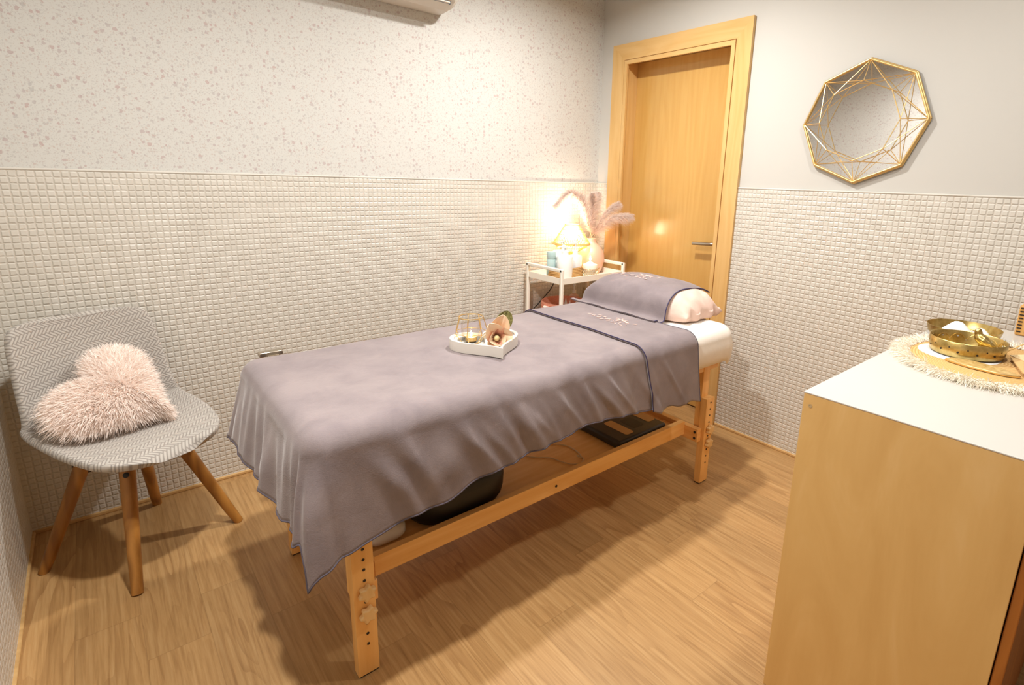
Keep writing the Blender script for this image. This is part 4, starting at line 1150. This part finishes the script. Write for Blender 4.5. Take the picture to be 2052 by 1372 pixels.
# pillar candle
cx_, cy_ = -.311, -.280
cn = thing('pillar_candle', (cx_, cy_, ZS), 'lit white pillar candle in a gold mesh holder on the trolley', 'candle')
obj('wax', MB().lathe([(0, .004), (.044, .004), (.045, .008), (.045, .072), (.043, .078), (.030, .082), (.010, .094), (0, .096)], (cx_, cy_, ZS), 32), mat('ivory_wax', lin(250, 240, 222), .45, 0, Subsurface_Weight=.25, Subsurface_Radius=(.02, .01, .005)), cn, smooth=50)
obj('wick', MB().tube([(cx_, cy_, ZS + .093), (cx_, cy_, ZS + .104)], .0012, 6), M['black'], cn)
obj('flame', MB().lathe(flame_prof(.034, .0065), (cx_, cy_, ZS + .099), 14), M['flame'], cn, smooth=180)
b = MB()
for k in range(22):
    for sgn in (1, -1):
        b.tube([(cx_ + .051 * math.cos(2 * math.pi * k / 22 + sgn * t_ * .9), cy_ + .051 * math.sin(2 * math.pi * k / 22 + sgn * t_ * .9), ZS + .002 + .050 * t_) for t_ in np.linspace(0, 1, 6)], .0010, 4)
for z in (.002, .052): b.tube([(cx_ + .051 * math.cos(a), cy_ + .051 * math.sin(a), ZS + z) for a in np.linspace(0, 2 * math.pi, 41)[:-1]], .0018, 6, closed=True)
for k in range(8):
    a = 2 * math.pi * k / 8; b.tube([(cx_ + .052 * math.cos(a), cy_ + .052 * math.sin(a), ZS + .052), (cx_ + .056 * math.cos(a), cy_ + .056 * math.sin(a), ZS + .060)], [.0018, .0026], 6)
obj('mesh_holder', b, M['goldwire'], cn, smooth=60)

# lower trolley tray: coral basket, bottles, cable
ZM = .4345
M['coral'] = rope('coral_rope', lin(232, 162, 136), lin(214, 134, 108))
prof = [(0, .001), (.10, .001)]
for k in range(60):
    t_ = k / 59; prof.append((.105 + .034 * math.sin(t_ * math.pi * .55) + .0018 * math.sin(k * math.pi / 2.5), .003 + .185 * t_))
prof += [(.134, .190), (.130, .186), (.122, .10), (.10, .012), (0, .010)]
cb_ = Vector((-.445, -.208, ZM))
ck = thing('coral_basket', cb_, 'round coral rope basket on the middle trolley tray', 'basket')
obj('body', MB().lathe(prof, cb_, 48), M['coral'], ck, smooth=60)
obj('handle', MB().tube([cb_ + Vector((-.128, .02, .135)), cb_ + Vector((-.146, .006, .165)), cb_ + Vector((-.146, -.045, .165)), cb_ + Vector((-.125, -.06, .135))], .012, 10), mat('pale_pink_loop', lin(240, 206, 190), .7), ck)
for k, (dx, dy, lab) in enumerate([(.0, -.05, 'pointed white paper tip in the coral basket nearest the bed'), (.03, .02, 'pointed white paper tip in the middle of the coral basket'), (.085, -.02, 'pointed white paper tip in the coral basket nearest the door')]):
    p = cb_ + Vector((dx, dy, .012))
    tag(obj('paper_cone', MB().lathe([(0, 0), (.020, 0), (.017, .12), (.0005, .188)], p, 10), M['sheet'], smooth=40), lab, 'paper cone', 'paper cones in the coral basket')
pump_bottle('brown_pump_bottle', -.238, -.22, .034, .178, mat('tan_bottle', lin(206, 156, 120), .4), 'tan pump bottle on the middle trolley tray', .052, -.6, ZM + .0, M['wht'])
pump_bottle('clear_pump_bottle', -.285, -.12, .030, .190, mat('blush_bottle', lin(222, 186, 166), .4), 'pale pump bottle behind the coral basket on the middle tray', .060, .6, ZM + .0, M['wht'])
tag(obj('glass_jar', MB().lathe([(0, .001), (.036, .001), (.038, .006), (.038, .20), (.034, .215), (.034, .222), (.032, .222), (.032, .213), (.035, .2), (.035, .008), (0, .006)], (-.165, -.12, ZM), 28), M['glass'], smooth=50), 'clear glass jar on the middle trolley tray near the door', 'jar')
tag(obj('lamp_cable', MB().tube(spline([(-.355, -.030, .755), (-.37, -.028, .71), (-.40, -.026, .66), (-.45, -.026, .615), (-.50, -.026, .575), (-.545, -.026, .52), (-.56, -.026, .30), (-.55, -.028, .05), (-.50, -.030, .004)], 6), .0032, 8), M['blkplastic'], smooth=60), 'black lamp cable hanging behind the trolley', 'cable')

# ------------------------------------------------------------------ cabinet and its display
cab = thing('cabinet', (-.72, -2.27, 0), 'birch cabinet with white laminate top in the foreground', 'cabinet')
CX0, CX1, CYB, CYF, CZ = -1.310, -.135, -2.056, -2.492, .857
b = MB().box(CX0, CX0 + .018, CYF, CYB, 0, CZ - .003, 0)
s0 = MB().lathe([(0, 0), (.0048, 0), (.0048, .0006), (.0018, .0006), (.0012, .0001), (0, .0001)], n=18); s0.xform(Matrix.Translation((CX0 - .0001, -2.074, .826)) @ Matrix.Rotation(-math.pi / 2, 4, 'Y'))
obj('side_panel', b, M['birch'], cab, smooth=0, bevel=.0012)
obj('screw_cover', s0, mat('grey_screw_cap', lin(186, 160, 118), .5), cab)
obj('side_panel', MB().box(CX1 - .018, CX1, CYF, CYB, 0, CZ - .003), M['birch'], cab, smooth=0, bevel=.0012)
obj('back_panel', MB().box(CX0 + .018, CX1 - .018, CYB - .012, CYB, .02, CZ - .003), M['birch'], cab, smooth=0)
obj('cabinet_top', MB().box(CX0 - .001, CX1, CYF, CYB + .001, CZ - .0028, CZ + .0005), M['white_lam'], cab, smooth=0, bevel=.001)
obj('bottom_panel', MB().box(CX0 + .018, CX1 - .018, CYF + .02, CYB - .012, .05, .068), M['birch'], cab, smooth=0)
for k in range(2):
    xa = CX0 + .004 + k * .585; xb = xa + .580
    d_ = obj('door', MB().box(xa, xb, CYF - .020, CYF - .002, .03, CZ - .018), M['brown_wood'], cab, smooth=0, bevel=.002)
    obj('knob', MB().lathe([(0, 0), (.006, 0), (.006, .012), (.012, .018), (.010, .024), (0, .025)], n=18).xform(Matrix.Translation((xb - .05 if k == 0 else xa + .05, CYF - .020, .55)) @ Matrix.Rotation(math.pi / 2, 4, 'X')), M['steel'], d_)
ZC = CZ + .001
# round jute placemat with white fringe
pm_c = Vector((-.665, -2.287, ZC))
def jute_mat():
    m = mat('spiral_jute', lin(222, 180, 116), .85); t = NT(m)
    tc = t.n('ShaderNodeTexCoord'); ln = t.n('ShaderNodeVectorMath', operation='LENGTH'); t.l(tc.outputs['Object'], ln.inputs[0])
    rr_ = t.math('FRACT', t.math('MULTIPLY', ln.outputs['Value'], 115))
    tri_ = t.math('ABSOLUTE', t.math('SUBTRACT', rr_, .5))
    n = t.noise(tc.outputs['Object'], 160, 3)
    f = t.math('ADD', t.math('MULTIPLY', tri_, 1.1), t.math('MULTIPLY', n.outputs[0], .5))
    t.l(t.ramp(f, [(.15, lin(232, 196, 136)), (.75, lin(196, 146, 80))]), t.b.inputs['Base Color'])
    t.l(t.bump(tri_, -.6, .003), t.b.inputs['Normal']); return m
M['jute'] = jute_mat()
mt = thing('placemat', pm_c, 'round jute placemat with shaggy white fringe on the cabinet top', 'placemat')
obj('woven_centre', MB().lathe([(0, .0005), (.236, .0005), (.240, .003), (.236, .006), (0, .006)], pm_c, 72), M['jute'], mt, smooth=60, loc=pm_c).scale = (1, .862, 1)
M['fringe'] = mat('white_wool', lin(246, 238, 222), .95)
N = 9000; an = nrng.uniform(0, 2 * math.pi, N); rr_ = nrng.uniform(.222, .262, N)
root = np.stack([pm_c.x + rr_ * np.cos(an), pm_c.y + rr_ * np.sin(an), pm_c.z + nrng.uniform(.004, .011, N)], 1)
dr = np.stack([np.cos(an), np.sin(an), np.full(N, .30)], 1)
V_, F_ = strands(root, dr, .034, .0024, np.array([0, 0, -.42]), 4, .42)
V_[:, 2] = np.maximum(V_[:, 2], ZC + .0008)
fb = MB(); add_np(fb, V_, F_)
fb.lathe([(.232, .001), (.262, .001), (.266, .005), (.250, .011), (.232, .008)], pm_c, 72)
fo_ = obj('fringe', fb, M['fringe'], mt, smooth=180, loc=pm_c); fo_['kind'] = 'stuff'; fo_.scale = (1, .862, 1)
ZP = ZC + .0065
# plain brass bowl with white salt behind
b1 = Vector((-.428, -2.162, ZC))
t_ = thing('brass_bowl', b1, 'plain shallow brass bowl heaped with white salt near the wall', 'bowl')
obj('bowl', MB().lathe([(0, .001), (.070, .001), (.085, .006), (.096, .020), (.102, .044), (.1005, .044), (.094, .021), (.083, .009), (0, .006)], b1, 56), M['brass'], t_, smooth=60)
M['salt'] = mat('white_salt', lin(248, 246, 242), .8)
def heap(c, r, h, n=28):
    rows = []
    for k in range(n):
        a = 2 * math.pi * k / n; w = 1 + .08 * math.sin(3 * a + c[0] * 40)
        rows.append([(c[0] + r * s_ * w * math.cos(a), c[1] + r * s_ * w * math.sin(a), c[2] + h * (1 - s_) ** 1.05 * (1 - .18 * math.exp(-(s_ / .15) ** 2)) + .0015 * math.sin(a * 5 + s_ * 9) * s_) for s_ in np.linspace(0, 1, 12)])
    g = MB().grid(np.array(rows), closed_u=True); return g
g = heap((b1.x - .028, b1.y + .012, b1.z + .014), .060, .060); g2 = heap((b1.x - .005, b1.y - .045, b1.z + .016), .045, .040); g.add(g2.v, g2.f)
obj('salt', g, M['salt'], t_, smooth=180)['label'] = 'heaped white salt'
# pierced brass bowl in front
b2 = Vector((-.632, -2.218, ZP))
t_ = thing('pierced_bowl', b2, 'pierced brass bowl standing on the placemat', 'bowl')
n_, zr = 96, [0, .010, .022, .034, .046]
b = MB().lathe([(0, .001), (.086, .001), (.091, .005), (.0935, .020), (.095, .046), (.0932, .0475), (.0915, .046), (.0900, .020), (.086, .008), (0, .006)], b2, 72)
obj('bowl', b, M['brass'], t_, smooth=60)
hl = MB()
for k in range(26):
    a = 2 * math.pi * k / 26; z = .020 if k % 2 else .030
    for (R_, s_) in ((.0945, 1), (.0902, -1)):
        p = MB().lathe([(0, 0), (.0030 if k % 2 else .0022, 0), (0, .0004)], n=10); rv_ = Vector((math.cos(a), math.sin(a), 0))
        p.xform(Matrix.Translation(b2 + rv_ * R_ + Vector((0, 0, z))) @ (rv_ * s_).to_track_quat('Z', 'Y').to_matrix().to_4x4()); hl.add(p.v, p.f, 0 if s_ > 0 else 1)
obj('pierced_holes', hl, [M['hole'], M['fringe']], t_)
dt = MB()
for k in range(13):
    a0 = 2 * math.pi * k / 13
    dt.tube([(b2.x + .0902 * math.cos(a0 + .24 * math.cos(w)), b2.y + .0902 * math.sin(a0 + .24 * math.cos(w)), b2.z + .012 + .026 * math.sin(w)) for w in np.linspace(0, math.pi, 12)], .0007, 4)
obj('arch_engraving', dt, M['goldwire'], t_)
# little brass bird on the bowl
bd = b2 + Vector((.020, -.030, .022))
t_ = thing('bird_figurine', bd, 'small brass bird figurine perched in the pierced bowl', 'figurine')
def blob(path, rad, n=14): return MB().tube(spline(path, 5), list(np.interp(np.linspace(0, len(rad) - 1, (len(path) - 1) * 5 + 1), range(len(rad)), rad)), n)
b = blob([bd + Vector((-.012, -.034, .010)), bd + Vector((-.010, -.022, .015)), bd + Vector((-.004, -.006, .020)), bd + Vector((0, .006, .028)), bd + Vector((.001, .012, .038)), bd + Vector((.001, .013, .047)), bd + Vector((.001, .010, .054))], [.003, .008, .0150, .0150, .0100, .0098, .0030])
obj('body', b, M['brass'], t_, smooth=180)
obj('beak', blob([bd + Vector((0, .019, .047)), bd + Vector((0, .025, .045)), bd + Vector((0, .031, .041))], [.004, .0026, .0006]), M['brass'], t_, smooth=180)
obj('wing', blob([bd + Vector((-.013, .008, .030)), bd + Vector((-.018, -.006, .024)), bd + Vector((-.018, -.026, .014))], [.004, .0075, .002]), M['brass'], t_, smooth=180)
obj('perch', MB().lathe([(0, -.016), (.014, -.016), (.010, -.006), (.008, .004), (.010, .014), (0, .018)], bd, 16), M['brass'], t_, smooth=50)
# gold edged slice
sl = Vector((-.765, -2.282, ZP))
P_ = []
for k in range(60):
    a = 2 * math.pi * k / 60; w = 1 + .06 * math.sin(3 * a + 1) + .03 * math.sin(7 * a)
    P_.append((sl.x + .030 * w * math.cos(a) + .012 * math.sin(a), sl.y + .080 * w * math.sin(a)))
def slice_mat():
    m = mat('tan_agate', lin(206, 170, 104), .35); t = NT(m); n = t.noise(t.coord('Object', (1, 1, 1)), 60, 4, .6, 1.0)
    t.l(t.ramp(n.outputs[0], [(.3, lin(170, 132, 68)), (.6, lin(212, 180, 116)), (.8, lin(228, 204, 150))]), t.b.inputs['Base Color']); return m
t_ = thing('stone_slice', sl, 'oval tan slice with gold rim lying in front of the pierced bowl', 'stone slice')
obj('slab', MB().prism(P_, sl.z, sl.z + .0075), slice_mat(), t_, smooth=30, bevel=.001)
obj('gold_rim', MB().tube([(p[0], p[1], sl.z + .004) for p in P_], .0034, 6, closed=True), M['gold'], t_, smooth=60)
# white oval soap dish under the bowl
tag(obj('white_dish', MB().lathe([(0, .0005), (.080, .0005), (.100, .003), (.104, .006), (.100, .0068), (.078, .0045), (0, .004)], b2 + Vector((-.035, .015, -.0005)), 48, sx=.9) if False else MB().lathe([(0, 0), (.100, 0), (.1015, .0004), (0, .0006)], b2 + Vector((-.022, .012, -.0004)), 48), M['salt'], smooth=60), 'thin round white mat beneath the pierced bowl', 'mat')
# tan folder, incense stick and wooden brush at the right edge
fo = thing('paper_folder', (-.64, -2.40, ZP), 'tan kraft paper folder lying on the placemat', 'folder')
FP = [(-.742, -2.322), (-.60, -2.310), (-.56, -2.45), (-.775, -2.455)]
obj('folder_cover', MB().prism([( -.612, -2.318), (-.545, -2.36), (-.60, -2.50), (-.80, -2.44), (-.76, -2.37)][::-1], ZP + .0088, ZP + .0118), mat('kraft_paper', lin(216, 176, 118), .8), fo, smooth=0)
obj('folder_flap', MB().prism([(-.600, -2.315), (-.535, -2.355), (-.56, -2.41), (-.645, -2.36)][::-1], ZP + .0122, ZP + .0145), mat('pale_kraft', lin(228, 200, 152), .8), fo, smooth=0)
tag(obj('incense_stick', MB().tube([(-.600, -2.300, ZP + .016), (-.52, -2.345, ZP + .050), (-.40, -2.415, ZP + .105)], .0016, 8), M['rattan'], smooth=60), 'thin wooden incense stick leaning up from the placemat', 'stick')
wb = thing('wooden_brush', (-.175, -2.292, ZC), 'upright slotted wooden brush block at the far end of the cabinet', 'brush')
obj('block', MB().box(-.20, -.150, -2.36, -2.258, ZC, ZC + .105), wood('bamboo_block', lin(216, 166, 94), lin(190, 136, 66), 'Z', .5), wb, bevel=.006, seg=3)
b = MB()
for k in range(8): b.box(-.2012, -.196, -2.274, -2.262, ZC + .012 + k * .0115, ZC + .016 + k * .0115).box(-.2012, -.196, -2.30, -2.284, ZC + .012 + k * .0115, ZC + .0155 + k * .0115)
obj('bristle_slots', b, M['hole'], wb, smooth=0)
